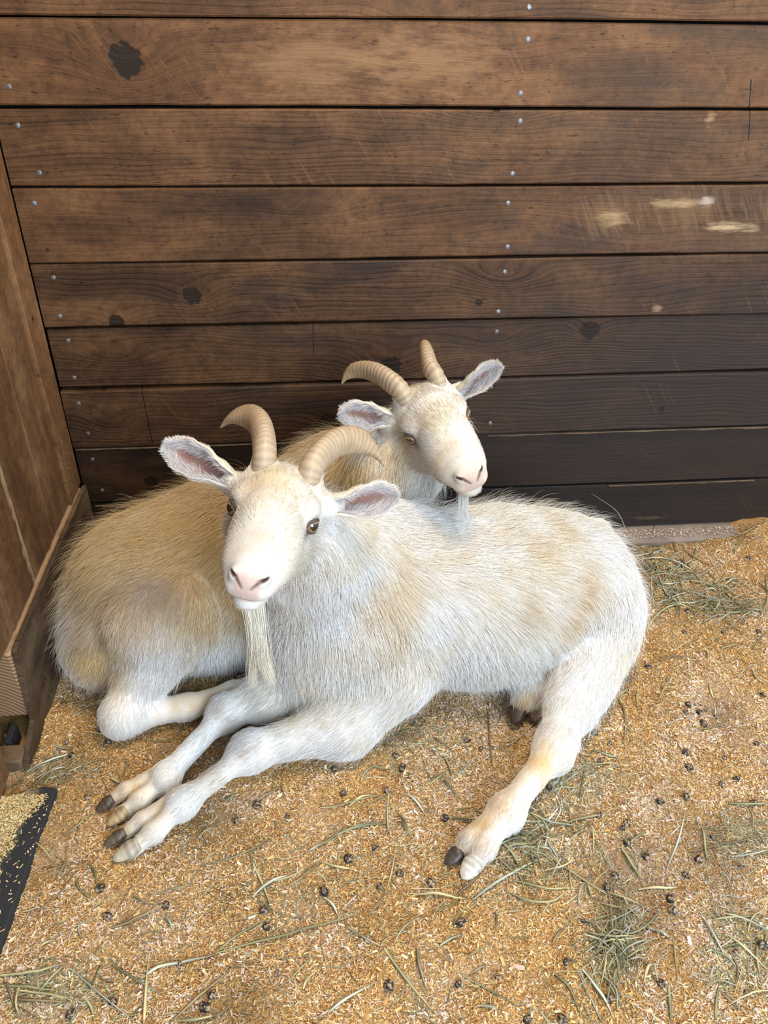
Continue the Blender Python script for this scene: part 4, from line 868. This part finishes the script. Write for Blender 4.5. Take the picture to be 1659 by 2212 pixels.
ear(GB, OB, HB.w(-.058, -.062, .006), atd(1078, 788, 1.40), nrm(CAM - HB.loc) + V(.3, 0, -.3), .021, furB, 62)
d0 = project(HB.w(0, .085, -.085))[2]; bs_ = lambda x: HB.w(x, .080, -.080)
beard(furB, [([bs_(.004), bz(996, 1108, d0), bz(1004, 1128, d0 + .005), bz(997, 1160, d0 + .01)], 1.0), ([bs_(-.004), bz(1004, 1110, d0), bz(1011, 1128, d0 + .004), bz(1015, 1144, d0 + .008)], .6)], 75, .0026, .00017, 71, V(.88, .86, .80))
furB.build('coat', GB, OB, M_FUR)['label'] = 'tan hair coat fading to white on the belly and legs'

# ================================================================== BEDDING
def flakes(xy, z, L, W, yaw, tilt, roll, col):
    n = len(xy); c, s_ = np.cos(yaw), np.sin(yaw)
    ax = np.stack([c * np.cos(tilt), s_ * np.cos(tilt), np.sin(tilt)], 1); sd = np.stack([-s_ * np.cos(roll), c * np.cos(roll), np.sin(roll)], 1)
    ctr = np.concatenate([xy, z[:, None]], 1); h = ax * (L / 2)[:, None]; w_ = sd * (W / 2)[:, None]
    v = np.stack([ctr - h - w_ * .7, ctr + h - w_, ctr + h * .9 + w_ * .8, ctr - h + w_], 1).reshape(-1, 3)
    f = np.arange(4 * n).reshape(n, 4); return v, f, np.repeat(col, 4, 0)
M_CHIP = attrmat('wood_shavings', 0.85, 0.12)
PAL = np.array([(.63, .355, .12), (.76, .47, .175), (.84, .60, .29), (.88, .69, .44), (.80, .63, .53), (.86, .78, .70), (.33, .16, .06), (.60, .36, .20)])
r = np.random.default_rng(5); N = 430000
xy = np.stack([r.uniform(-.56, 1.35, N * 2), -1.32 + 1.31 * r.random(N * 2) ** .9], 1)
X, Y = xy.T; edge = (X < .62 + (Y + 1.2) * .60 + .12) & (X > -.545); xy = xy[edge][:N]
pal = fbm(np.concatenate([xy * 4.2, np.full((len(xy), 1), .7)], 1), 31, 3)        # drifts of pale curly shavings
pal2 = fbm(np.concatenate([xy * 15, np.full((len(xy), 1), .2)], 1), 37, 2)
RIDGE = [[(1440,1620),(1420,1750),(1390,1850),(1365,1980),(1400,2120),(1410,2212)], [(1590,1850),(1540,2050),(1565,2212)], [(1480,1440),(1500,1560),(1450,1660)], [(330,1985),(380,2005),(430,1965)], [(150,1450),(185,1530),(140,1610)], [(520,1740),(640,1710),(760,1640)], [(690,2030),(780,2060)], [(1240,1640),(1300,1700)]]
rd = np.full(len(xy), 1.0)
for L_ in RIDGE:
    S_ = spline([atz(x, y, 0)[:2] for x, y in L_] if len(L_) > 2 else [atz(*L_[0], 0)[:2], (atz(*L_[0], 0)[:2] + atz(*L_[1], 0)[:2]) / 2, atz(*L_[1], 0)[:2]], 24)
    for c_ in S_: rd = np.minimum(rd, (xy[:, 0] - c_[0]) ** 2 + (xy[:, 1] - c_[1]) ** 2)
pp = np.clip(.22 + .46 * pal + .30 * pal2 + .55 * np.exp(-rd / .020 ** 2), .02, .88)
damp = np.clip(fbm(np.concatenate([xy * 6.5, np.full((len(xy), 1), 4.4)], 1), 53, 3) - .15, 0, .8)          # trodden, damp bedding is darker
pick_p = r.random(len(xy)) < pp
ci = np.where(pick_p, r.choice([3, 3, 4, 4, 5, 7, 2], len(xy)), r.choice([0, 0, 1, 1, 1, 2, 2, 3, 6], len(xy)))
colr = PAL[ci] * r.uniform(.74, 1.12, (len(xy), 1)) * (1 - .5 * damp)[:, None]
Lf = np.exp(r.normal(np.where(pick_p, -5.50, -5.68), .42)); Wf = Lf * r.uniform(.16, .42, len(xy))
zf = floor_h(xy[:, 0], xy[:, 1]) + .0006 + np.abs(r.normal(0, .0013, len(xy)))
v, f, c = flakes(xy, zf, Lf, Wf, r.uniform(0, 6.3, len(xy)), r.normal(0, .30, len(xy)), r.normal(0, .5, len(xy)), np.clip(colr, 0, .92))
tag(link('wood_shavings', make_mesh('wood_shavings', v, f, c, smooth=False, mats=[M_CHIP])), 'loose orange and pale wood shavings strewn over the floor', 'shavings', kind='stuff')
# pale yellow dust and shavings on the mat
N = 26000; mx = np.stack([r.uniform(-.66, -.47, N * 3), r.uniform(-1.28, -.69, N * 3)], 1)
ea, ee = atz(122, 1702, .016), atz(-8, 2060, .016)
right = ea[0] + (ee[0] - ea[0]) * (mx[:, 1] - ea[1]) / (ee[1] - ea[1]); cov = right - mx[:, 0] - .014 + .10 * (mx[:, 1] - ea[1]) + .014 * fbm(np.concatenate([mx * 18, np.zeros((len(mx), 1))], 1), 3, 2)
keep = (r.random(len(mx)) < np.clip(cov / .022, .02, 1)) & (mx[:, 0] < right - .002) & (mx[:, 1] < ea[1] - .012)
mx = mx[keep][:N]; n = len(mx)
v, f, c = flakes(mx, .0168 + np.abs(r.normal(0, .0018, n)), np.exp(r.normal(-5.5, .35, n)), np.exp(r.normal(-6.6, .3, n)), r.uniform(0, 6.3, n), r.normal(0, .3, n), r.normal(0, .5, n), np.array([(.78, .62, .30), (.82, .70, .42), (.68, .46, .2)])[r.integers(0, 3, n)] * r.uniform(.8, 1.1, (n, 1)))
tag(link('wood_shavings', make_mesh('wood_shavings', v, f, c, smooth=False, mats=[M_CHIP])), 'pale yellow shavings scattered on the black rubber mat', 'shavings', kind='stuff')
# dust on the sill
n = 1600; sx = r.uniform(.70, 1.35, n); v, f, c = flakes(np.stack([sx, r.uniform(-.040, -.004, n)], 1), .0065 + np.abs(r.normal(0, .001, n)), np.exp(r.normal(-5.6, .35, n)), np.exp(r.normal(-6.7, .3, n)), r.uniform(0, 6.3, n), r.normal(0, .3, n), r.normal(0, .4, n), PAL[r.choice([3, 4, 5], n)] * r.uniform(.7, 1, (n, 1)))
tag(link('wood_shavings', make_mesh('wood_shavings', v, f, c, smooth=False, mats=[M_CHIP])), 'pale shavings lying on the sill under the planks', 'shavings', kind='stuff')

# ------------------------------------------------------------------ droppings
DROP = [(864,1888),(932,1904),(961,1762),(1002,1915),(995,1995),(840,2132),(990,2127),(1075,2110),(1225,2072),(1265,1985),(1313,1910),(1330,1887),(1445,1947),(1451,1973),(1395,1850),(1512,1850),(1542,1805),(1600,1872),(1482,1890),(1355,1777),(1345,1787),(1295,1757),(1425,1735),(1482,1720),(1630,1732),(1615,2142),(1430,2122),(1317,2150),(1140,2200),(1215,2202),(1355,1820),
 (190,1722),(217,1920),(232,1977),(357,1950),(554,1734),(620,1755),(510,1767),(752,1852),(812,1827),(700,1922),(570,1965),(575,2000),(600,2105),(442,2172),(457,2145),(242,2160),(152,2192),(27,1780),(385,2072),
 (1472,1210),(1503,1325),(1564,1360),(1480,1360),(1640,1361),(1418,1269),(1486,1320),(1402,1435),(1327,1467),(1359,1460),(1485,1527),(1528,1530),(1511,1540),(1549,1545),(1520,1561),(1480,1543),(1284,1579),(1319,1603),(1482,1621),(1565,1637),(1489,1656),(1297,1641),(1593,1678),(1562,1689),(1634,1606),(1648,1501),(1460,1219),(1618,1206),(1475,1222),(1490,1215),
 (636,1539),(610,1544),(742,1706),(855,1622),(870,1648),(835,1698),(722,1656),(1010,1592),(1185,1697),(1040,1609),(1164,1507),(139,1595),(152,1623),(147,1671),(234,1603),(820,1912),(1648,2040),(1590,2060)]
M_DROP = attrmat('dropping', 0.55, 0.35, bump=(700.0, 0.5, 0.0006))
DM = []
for k in range(6):
    v, f = uvsphere(14, 9); s_ = V(1, .82 + .05 * (k % 3), .80)
    v = v * (1 + .10 * fbm(v * 1.9 + k * 7, k, 2))[:, None] * s_; dust = (noise3(v * 5 + k * 3, k + 9) > (.05 if k % 2 else .35))[:, None]
    c = np.where(dust, V(.42, .30, .19), V(.022, .021, .020)); DM.append(make_mesh('dropping', v * .0067, f, c, mats=[M_DROP]))
ZD = [('at the bottom left of the picture', lambda x, y: y > 1780 and x < 420), ('in front of the goats', lambda x, y: y > 1700 and x < 900), ('below the outstretched hind hoof', lambda x, y: y > 1740 and x < 1250),
      ('near the bottom right corner', lambda x, y: x >= 1250 and y > 1890), ('towards the lower right edge', lambda x, y: x >= 1250 and y > 1710), ('in the cluster right of the hind hock', lambda x, y: x >= 1420 and y > 1500), ('right of the outstretched hind leg', lambda x, y: x >= 1250 and y > 1400),
      ('among the hay by the plank wall', lambda x, y: x >= 1250), ('near the kick board', lambda x, y: x < 240), ('between the front goat\'s legs', lambda x, y: True)]
ORD = ['leftmost'] + [q + ' from the left' for q in 'second third fourth fifth sixth seventh eighth ninth tenth eleventh twelfth thirteenth fourteenth fifteenth sixteenth seventeenth eighteenth nineteenth twentieth'.split()]
zof = [next(k for k, q in enumerate(ZD) if q[1](x, y)) for x, y in DROP]; rank = {}
for k in range(len(ZD)):
    for q, i in enumerate(sorted([i for i in range(len(DROP)) if zof[i] == k], key=lambda i: DROP[i][0])): rank[i] = q
for i, (x, y) in enumerate(DROP):
    p = atz(x, y, .006); z = float(floor_h(p[0], p[1])); s_ = .75 + .5 * _h3(i, 3, 1, 2)
    o = link('dropping', DM[i % 6], None, (p[0], p[1], z + .0036 * s_)); o.scale = (s_ * (1.15 if i % 4 == 0 else 1), s_, s_); o.rotation_euler = (0.3 * math.sin(i), 0.3 * math.cos(i * 2.1), i * 1.7)
    tag(o, ('dusty' if i % 2 else 'dark') + ' round dropping ' + ZD[zof[i]][0] + ', ' + ORD[rank[i]], 'dropping', 'droppings ' + ZD[zof[i]][0])

# ------------------------------------------------------------------ hay
M_HAY = attrmat('hay', 0.6, 0.25)
HC = [V(.29, .275, .14), V(.38, .34, .18), V(.225, .225, .125), V(.48, .41, .22), V(.36, .37, .27), V(.25, .185, .10), V(.47, .47, .37)]
HN = ['olive', 'pale olive', 'dark green', 'straw-yellow', 'grey-green', 'brown', 'pale grey-green']
def blade(P, wid, col, seed):
    n = len(P); T = nrm(np.gradient(P, axis=0)); rr = np.random.default_rng(seed); tw = rr.uniform(-.8, .8); v = []; c = []
    for i in range(n):
        u = i / (n - 1); s_ = nrm(np.cross(T[i], V(0, 0, 1))); up = np.cross(s_, T[i]); a = tw * (u - .5) * 2
        s2 = s_ * math.cos(a) + up * math.sin(a); u2 = up * math.cos(a) - s_ * math.sin(a); w_ = wid * (0.35 + .65 * math.sin(min(1, u * 2.2 + .25) * math.pi / 2)) * (1 - .75 * max(0, u - .55) / .45)
        v += [P[i] - s2 * w_, P[i] + u2 * w_ * .55, P[i] + s2 * w_, P[i] - u2 * w_ * .25]; cc = col * (.88 + .24 * math.sin(u * 5 + seed)); c += [cc, cc * 1.12, cc * .95, cc * .8]
    f = [[i * 4 + q, i * 4 + 4 + q, i * 4 + 4 + (q + 1) % 4, i * 4 + (q + 1) % 4] for i in range(n - 1) for q in range(4)]
    f += [[3, 2, 1, 0], [4 * n - 4, 4 * n - 3, 4 * n - 2, 4 * n - 1]]
    return np.array(v), f, np.clip(c, 0, .9)
ZH = [('in the heap by the wall', lambda x, y: x > 1220 and y < 1400), ('beside the outstretched hind hoof', lambda x, y: 930 < x < 1260 and 1640 < y < 1990), ('in the bottom left clump', lambda x, y: x < 330 and y > 2040),
      ('along the right edge', lambda x, y: x > 1480), ('between kick board and front hooves', lambda x, y: x < 340), ('right of the outstretched hind leg', lambda x, y: x > 1180 and y < 1760), ('strewn below the hind hoof', lambda x, y: x > 1180),
      ('under the front goat\'s belly', lambda x, y: y < 1700), ('in front of the goats', lambda x, y: True)]
HAYS = []
def hay_tag(o, pts, ci):
    x, y = np.mean([q[0] for q in pts]), np.mean([q[1] for q in pts]); dx, dy = pts[-1][0] - pts[0][0], pts[-1][1] - pts[0][1]; L = math.hypot(dx, dy)
    a = math.degrees(math.atan2(-dy, dx)) % 180; way = 'lying crosswise' if a < 22 or a > 158 else 'rising to the right' if a < 68 else 'pointing at the wall' if a < 112 else 'rising to the left'
    z = next(q for q in ZH if q[1](x, y)); tag(o, ('short ' if L < 55 else 'long ' if L > 120 else '') + HN[ci] + ' hay stalk ' + z[0] + ', ' + way, 'hay', 'hay ' + z[0]); HAYS.append((o, x))
def sc_(o, k, L): return [[(o[0] + x / k, o[1] + y / k) for x, y in q] for q in L]
LINES = sc_((0, 1700), 2, [[(0,805),(180,805),(290,760)],[(0,925),(130,890),(350,905)],[(90,880),(200,900),(300,915)],[(300,780),(430,890),(590,1015)],[(465,735),(600,830),(695,885)],[(290,760),(230,830),(150,910)],[(300,1023),(350,960)],[(115,560),(250,480),(350,320)],[(330,390),(345,450),(400,490)],[(570,455),(600,480),(660,495)],[(480,600),(620,545),(730,485)],[(690,450),(780,430),(830,400)],[(860,325),(980,300),(1110,250),(1180,190)],[(1090,320),(1140,430),(1180,545)],[(925,705),(1050,620),(1180,560)],[(930,705),(1200,650),(1420,590),(1570,535)],[(870,1010),(960,970),(1015,905)],[(760,1005),(870,1005),(960,970)],[(730,1015),(850,900),(1040,740)],[(600,820),(720,750),(950,700)],[(1230,430),(1330,360),(1390,320)],[(1150,400),(1330,340)],[(1090,470),(1240,375)],[(1400,320),(1530,350)],[(1400,470),(1460,560)],[(1590,560),(1659,460)],[(1440,200),(1550,150),(1659,140)],[(1340,270),(1480,150)],[(1380,75),(1520,50),(1640,20)],[(260,230),(330,180),(400,110)],[(120,220),(190,280),(235,330)],[(0,190),(60,80),(130,0)],[(170,690),(240,660)],[(340,600),(355,650)],[(700,540),(740,600)],[(1510,610),(1580,670),(1659,710)],[(1190,890),(1290,800),(1370,720)],[(1420,980),(1500,920),(1630,850)],[(620,1023),(625,900),(640,700)],[(1080,880),(1110,820)],[(1310,880),(1360,810)],[(0,850),(120,865),(260,890)],[(20,900),(150,930),(330,930)],[(80,860),(90,1000)],[(360,900),(400,1010)],[(240,400),(290,280)],[(380,330),(420,440)]])
LINES += sc_((830, 1700), 2, [[(320,465),(370,430),(420,370)],[(380,500),(500,400),(720,285)],[(110,450),(240,470),(370,495)],[(490,215),(560,300),(590,350)],[(420,290),(520,240),(620,190)],[(690,260),(790,330),(900,410),(1030,480)],[(810,330),(815,450)],[(520,430),(620,490),(720,495),(800,440)],[(1220,355),(1270,230),(1300,110)],[(1375,150),(1385,240),(1400,310)],[(1030,270),(1070,340),(1110,390)],[(1050,260),(1130,190)],[(1320,265),(1500,240),(1659,200)],[(1500,300),(1600,290),(1659,270)],[(1100,435),(1190,440),(1270,430)],[(1055,515),(1100,560),(1150,590)],[(910,665),(1010,630),(1090,615)],[(730,665),(790,585)],[(1000,560),(1010,700),(1020,830)],[(1040,560),(1030,650),(990,720)],[(860,780),(930,870),(990,970)],[(840,790),(900,920),(960,1023)],[(730,790),(800,870),(850,990)],[(330,815),(450,880),(600,970)],[(405,950),(490,970)],[(0,710),(90,830),(220,970)],[(140,700),(150,780),(180,870)],[(300,600),(330,530)],[(370,810),(450,770)],[(1240,670),(1250,750),(1265,830)],[(1230,860),(1240,1020)],[(1370,570),(1410,650),(1470,740)],[(1385,705),(1480,740),(1560,830)],[(1480,650),(1560,710),(1659,790)],[(1450,880),(1490,920),(1530,960)],[(1420,580),(1540,560),(1659,555)],[(1430,1000),(1450,840)],[(20,10),(20,200)],[(60,100),(110,210)],[(0,460),(30,380),(50,260)],[(100,20),(180,110)],[(280,120),(410,130)],[(240,690),(340,650)],[(220,540),(320,490)],[(480,540),(475,650)],[(1490,65),(1659,70)],[(1580,90),(1590,180)],[(560,260),(700,250),(800,300)],[(600,330),(720,300),(830,380)],[(640,240),(660,380)],[(700,140),(690,260)],[(560,390),(700,440),(850,430)],[(840,500),(870,400)],[(940,720),(1040,650)],[(960,600),(1000,760)],[(990,640),(1070,700)],[(930,790),(1000,870),(1010,950)],[(150,560),(40,700)],[(1150,610),(1230,670)],[(880,400),(910,480)]])
LINES += sc_((1200, 1100), 3.614, [[(530,150),(600,200),(680,250)],[(915,170),(930,250),(940,310)],[(750,560),(880,585)],[(700,400),(800,300),(900,280)],[(1120,510),(1180,470),(1270,425)],[(1000,540),(1130,520),(1250,590),(1400,595)],[(1180,600),(1270,620)],[(1350,570),(1500,580)],[(740,645),(860,685),(950,690)],[(710,935),(800,820),(940,750),(1050,755)],[(1220,775),(1400,760),(1640,735)],[(1240,680),(1330,730)],[(1290,1080),(1380,1060),(1450,1035)],[(1250,1000),(1300,1035),(1390,1040)],[(1550,1080),(1600,1000),(1659,940)],[(820,1160),(940,1140),(1130,1165)],[(1165,1090),(1185,1180)],[(520,1180),(650,1195)],[(800,1500),(850,1400),(910,1300)],[(460,1430),(590,1360)],[(860,1590),(915,1565)],[(1040,1710),(1200,1700),(1380,1645)],[(500,1440),(550,1560),(540,1880)],[(280,1860),(400,1910),(510,1935)],[(290,1985),(440,1990),(510,2030)],[(1400,215),(1500,200),(1640,135)],[(1400,340),(1450,240)],[(1530,1250),(1560,1330),(1659,1380)],[(900,380),(1000,300)],[(1200,1370),(1240,1460)],[(1240,1500),(1240,1640)],[(650,1380),(650,1530)],[(620,290),(700,260),(860,230)],[(640,340),(780,330),(880,270)],[(760,400),(800,520)],[(820,380),(960,420),(1080,470)],[(990,430),(1100,370)],[(880,600),(960,700),(970,830)],[(1000,290),(1120,380),(1230,420)],[(1050,540),(1180,560),(1300,620)],[(1070,600),(1200,640)],[(700,500),(820,600),(900,640)],[(940,790),(960,650)],[(1100,680),(1220,640)],[(1180,450),(1260,530)],[(1330,560),(1450,500)],[(1400,600),(1470,540),(1560,560)],[(1180,860),(1290,820),(1400,850)],[(1480,800),(1590,840)],[(1580,650),(1659,660)],[(860,700),(900,840)],[(640,210),(560,140)],[(1300,800),(1500,790),(1659,780)],[(650,400),(760,380),(900,400)]])
LINES += sc_((930, 1480), 4.74, [[(595,200),(615,600),(640,810)],[(720,590),(900,520),(1100,320),(1140,190)],[(10,490),(150,590),(270,690)],[(130,680),(220,920)],[(0,1000),(90,930),(170,850)],[(190,1320),(300,1350),(500,1355)],[(130,950),(300,1150)],[(270,1270),(430,1220)],[(0,390),(120,420),(200,500)],[(1340,760),(1450,760)],[(1000,1300),(1200,1240),(1480,1230)],[(1530,1200),(1560,960),(1600,770)]])
LINES += sc_((0, 1150), 4.02, [[(240,2060),(400,1980),(600,1880)],[(250,2200),(450,2040),(700,1870)],[(800,1660),(950,1760),(1046,1830)],[(900,1850),(1000,1790)],[(460,1820),(640,1840)],[(380,2180),(480,2060)],[(520,2200),(500,2100)],[(20,2200),(300,2060),(480,1960)],[(300,2120),(520,2010),(560,2030)]])
LINES += sc_((180, 1420), 2.304, [[(0,350),(130,400),(250,465)],[(140,600),(220,630)],[(790,340),(870,345),(910,375)],[(890,310),(940,350)],[(670,550),(690,470)],[(200,580),(220,510)],[(830,730),(900,680),(1000,620)],[(990,610),(1005,680)],[(1380,590),(1480,500)],[(1440,510),(1530,520)],[(700,710),(780,665)],[(300,410),(460,400)],[(1320,720),(1450,670)],[(1370,720),(1540,640)],[(1240,870),(1380,820),(1580,820)],[(1140,960),(1240,890),(1300,810)],[(1580,770),(1600,850),(1640,900)],[(1520,780),(1525,880)]])
def strand(pts, i, wid, col, name='hay_stalk', zs=None):
    P = []
    for k, q in enumerate(pts):
        p = atz(q[0], q[1], .006); P.append([p[0], p[1], 0.0])
    S = spline(P, 9) if len(P) > 2 else np.stack([P[0] + (np.array(P[-1]) - P[0]) * t + np.cross(np.array(P[-1]) - P[0], V(0, 0, 1)) * (.10 * math.sin(i * 3.1)) * math.sin(math.pi * t) for t in np.linspace(0, 1, 7)])
    u = np.linspace(0, 1, len(S)); S[:, 2] = floor_h(S[:, 0], S[:, 1]) + .0022 + .007 * _h3(i, 1, 5, 3) * np.sin(u * math.pi) + .002 * _h3(i, 7, 5, 3)
    v, f, c = blade(S, wid, col, i); org = V(S[:, 0].mean(), S[:, 1].mean(), 0)
    return link(name, make_mesh(name, v - org, f, c, mats=[M_HAY]), None, org)
nh = 0
for i, q in enumerate(LINES):
    t = _h3(i, 2, 2, 8); ci = int(_h3(i, 9, 4, 1) * 6.99)
    o = strand(q, i, .0013 + .0015 * t, HC[ci] * (.95 + .5 * t)); hay_tag(o, q, ci); nh += 1
o = strand([(1132, 1800), (1180, 1770), (1225, 1718)], 777, .0021, V(.78, .74, .60)); tag(o, 'single broad white straw stalk beside the outstretched hind leg', 'straw')
# random stalks where the photograph shows tangles
ZR = [(1420, 1240, 130, 60, 40), (1330, 1180, 50, 40, 8), (1500, 1290, 110, 40, 14), (1150, 1800, 110, 70, 18), (1320, 2020, 50, 110, 16), (1600, 2050, 60, 90, 8), (110, 2140, 110, 40, 12), (930, 1600, 120, 50, 6), (1620, 1800, 60, 40, 6), (110, 1660, 60, 30, 4), (1250, 1690, 70, 40, 6), (700, 1900, 300, 120, 10)]
r = np.random.default_rng(77)
for (cx0, cy0, sx, sy, k) in ZR:
    for _ in range(k):
        if nh >= 298: break
        x, y = r.normal(cx0, sx * .6), r.normal(cy0, sy * .6); a = r.uniform(0, math.pi); L = r.uniform(18, 70)
        p0 = (x - L * math.cos(a), y - L * math.sin(a) * .7); p1 = (x + r.normal(0, 8), y + r.normal(0, 8)); p2 = (x + L * math.cos(a + r.normal(0, .3)), y + L * math.sin(a) * .7)
        if min(p0[1], p2[1]) < 1165: continue
        ci = int(r.integers(0, 7)); o = strand([p0, p1, p2], nh + 400, r.uniform(.0011, .0024), HC[ci] * r.uniform(.9, 1.4)); hay_tag(o, [p0, p1, p2], ci); nh += 1
by = {}
for o, x in HAYS: by.setdefault(o['label'], []).append((x, o))
for lb, L_ in by.items():
    if 1 < len(L_) < 4 and len(lb.replace('-', ' ').split()) <= 14:
        for nm, (_x, o) in zip(('left one', 'right one') if len(L_) == 2 else ('left one', 'middle one', 'right one'), sorted(L_, key=lambda q: q[0])): o['label'] = lb + ', ' + nm
# a sprig leaning on the wall and a black wire loop
P = spline([aty(1277, 1066, -.016), aty(1325, 1098, -.020), aty(1342, 1120, -.026), aty(1352, 1146, -.036)], 10); v, f, c = blade(P, .0022, V(.33, .37, .27), 3)
org = P[-1]; tag(link('hay_sprig', make_mesh('hay_sprig', v - org, f, c, mats=[M_HAY]), None, org), 'grey-green hay sprig leaning against the lowest plank', 'hay')
P = spline([aty(1402, 1112, -.012), aty(1411, 1122, -.020), aty(1413, 1134, -.022), aty(1410, 1147, -.018)], 12); v, f, c = blade(P, .0016, V(.02, .02, .02), 5)
org = P[-1]; tag(link('wire', make_mesh('wire', v - org, f, c, mats=[M_HAY]), None, org), 'short black bent stem sticking out at the wall foot', 'stem')
# broken hay too fine to count
n = 5200; pick_z = r.random(n) < .55; zi = np.array([q[:4] for q in ZR])[r.integers(0, len(ZR), n)]; zi[~pick_z] = (900, 1750, 900, 500)
X, Y = r.normal(zi[:, 0], zi[:, 2] * .8), r.normal(zi[:, 1], zi[:, 3] * .8); ok = (Y > 1165) & (Y < 2300) & (X > 20) & (X < 1900); X, Y = X[ok], Y[ok]; n = len(X)
ctr = np.array([atz(x, y, .004) for x, y in zip(X, Y)]); a = r.uniform(0, 6.28, n); a2 = a + r.normal(0, .35, n); L = r.uniform(.005, .02, n) * np.where(np.arange(n) % 4 == 0, 2.2, 1); wd = r.uniform(.0003, .0008, n)
rows = []
for q in range(3):
    ang = a if q < 2 else a2; p_ = ctr + np.stack([np.cos(ang), np.sin(ang), 0 * a], 1) * (L * (q - 1))[:, None]; p_[:, 2] = floor_h(p_[:, 0], p_[:, 1]) + .002 + (.0025 * r.random(n) if q == 1 else 0)
    sdv = np.stack([-np.sin(ang), np.cos(ang), .5 * np.sin(a * 3)], 1) * wd[:, None]; rows += [p_ - sdv, p_ + sdv]
vl = np.stack(rows, 1).reshape(-1, 3); k0 = np.arange(n) * 6; fl_ = np.concatenate([np.stack([k0, k0 + 2, k0 + 3, k0 + 1], 1), np.stack([k0 + 2, k0 + 4, k0 + 5, k0 + 3], 1)])
cl_ = np.repeat(np.array(HC)[r.integers(0, 7, n)] * r.uniform(.5, 1.25, (n, 1)), 6, 0)
# the thick of the heap by the wall and the tangles, beyond the stalks told apart above
vs_, fs_, cs_ = [], [], []; base = 0
for k in range(420):
    z_ = [(1400, 1225, 85, 45), (1480, 1270, 120, 45), (1570, 1310, 90, 30), (1330, 1190, 40, 25), (1150, 1830, 80, 60), (1325, 2030, 35, 80)][k % 6]; x, y = r.normal(z_[0], z_[2] * .6), r.normal(z_[1], z_[3] * .6)
    if y < 1168 or x > 1800: continue
    c_ = atz(x, y, .006); a = r.uniform(0, 6.28); L_ = r.uniform(.014, .04); d_ = V(math.cos(a), math.sin(a), 0); d2_ = nrm(d_ + V(r.normal(0, .45), r.normal(0, .45), 0))
    S_ = spline([c_ - d_ * L_, c_, c_ + d2_ * L_], 5); S_[:, 2] = floor_h(S_[:, 0], S_[:, 1]) + .003 + .010 * r.random() * np.sin(np.linspace(.2, 2.9, 5)) + .004 * r.random()
    v, f, c = blade(S_, r.uniform(.0006, .0015), HC[r.integers(0, 7)] * r.uniform(.7, 1.3), k); vs_.append(v); cs_.append(c); fs_ += [[q + base for q in g_] for g_ in f]; base += len(v)
tag(link('hay_litter', make_mesh('hay_litter', np.concatenate(vs_), fs_, np.concatenate(cs_), mats=[M_HAY])), 'tangled mass of thin hay in the heap by the wall', 'hay', kind='stuff')
tag(link('hay_litter', make_mesh('hay_litter', vl, fl_, cl_, smooth=False, mats=[M_HAY])), 'fine broken bits of hay sprinkled over the shavings', 'hay', kind='stuff')
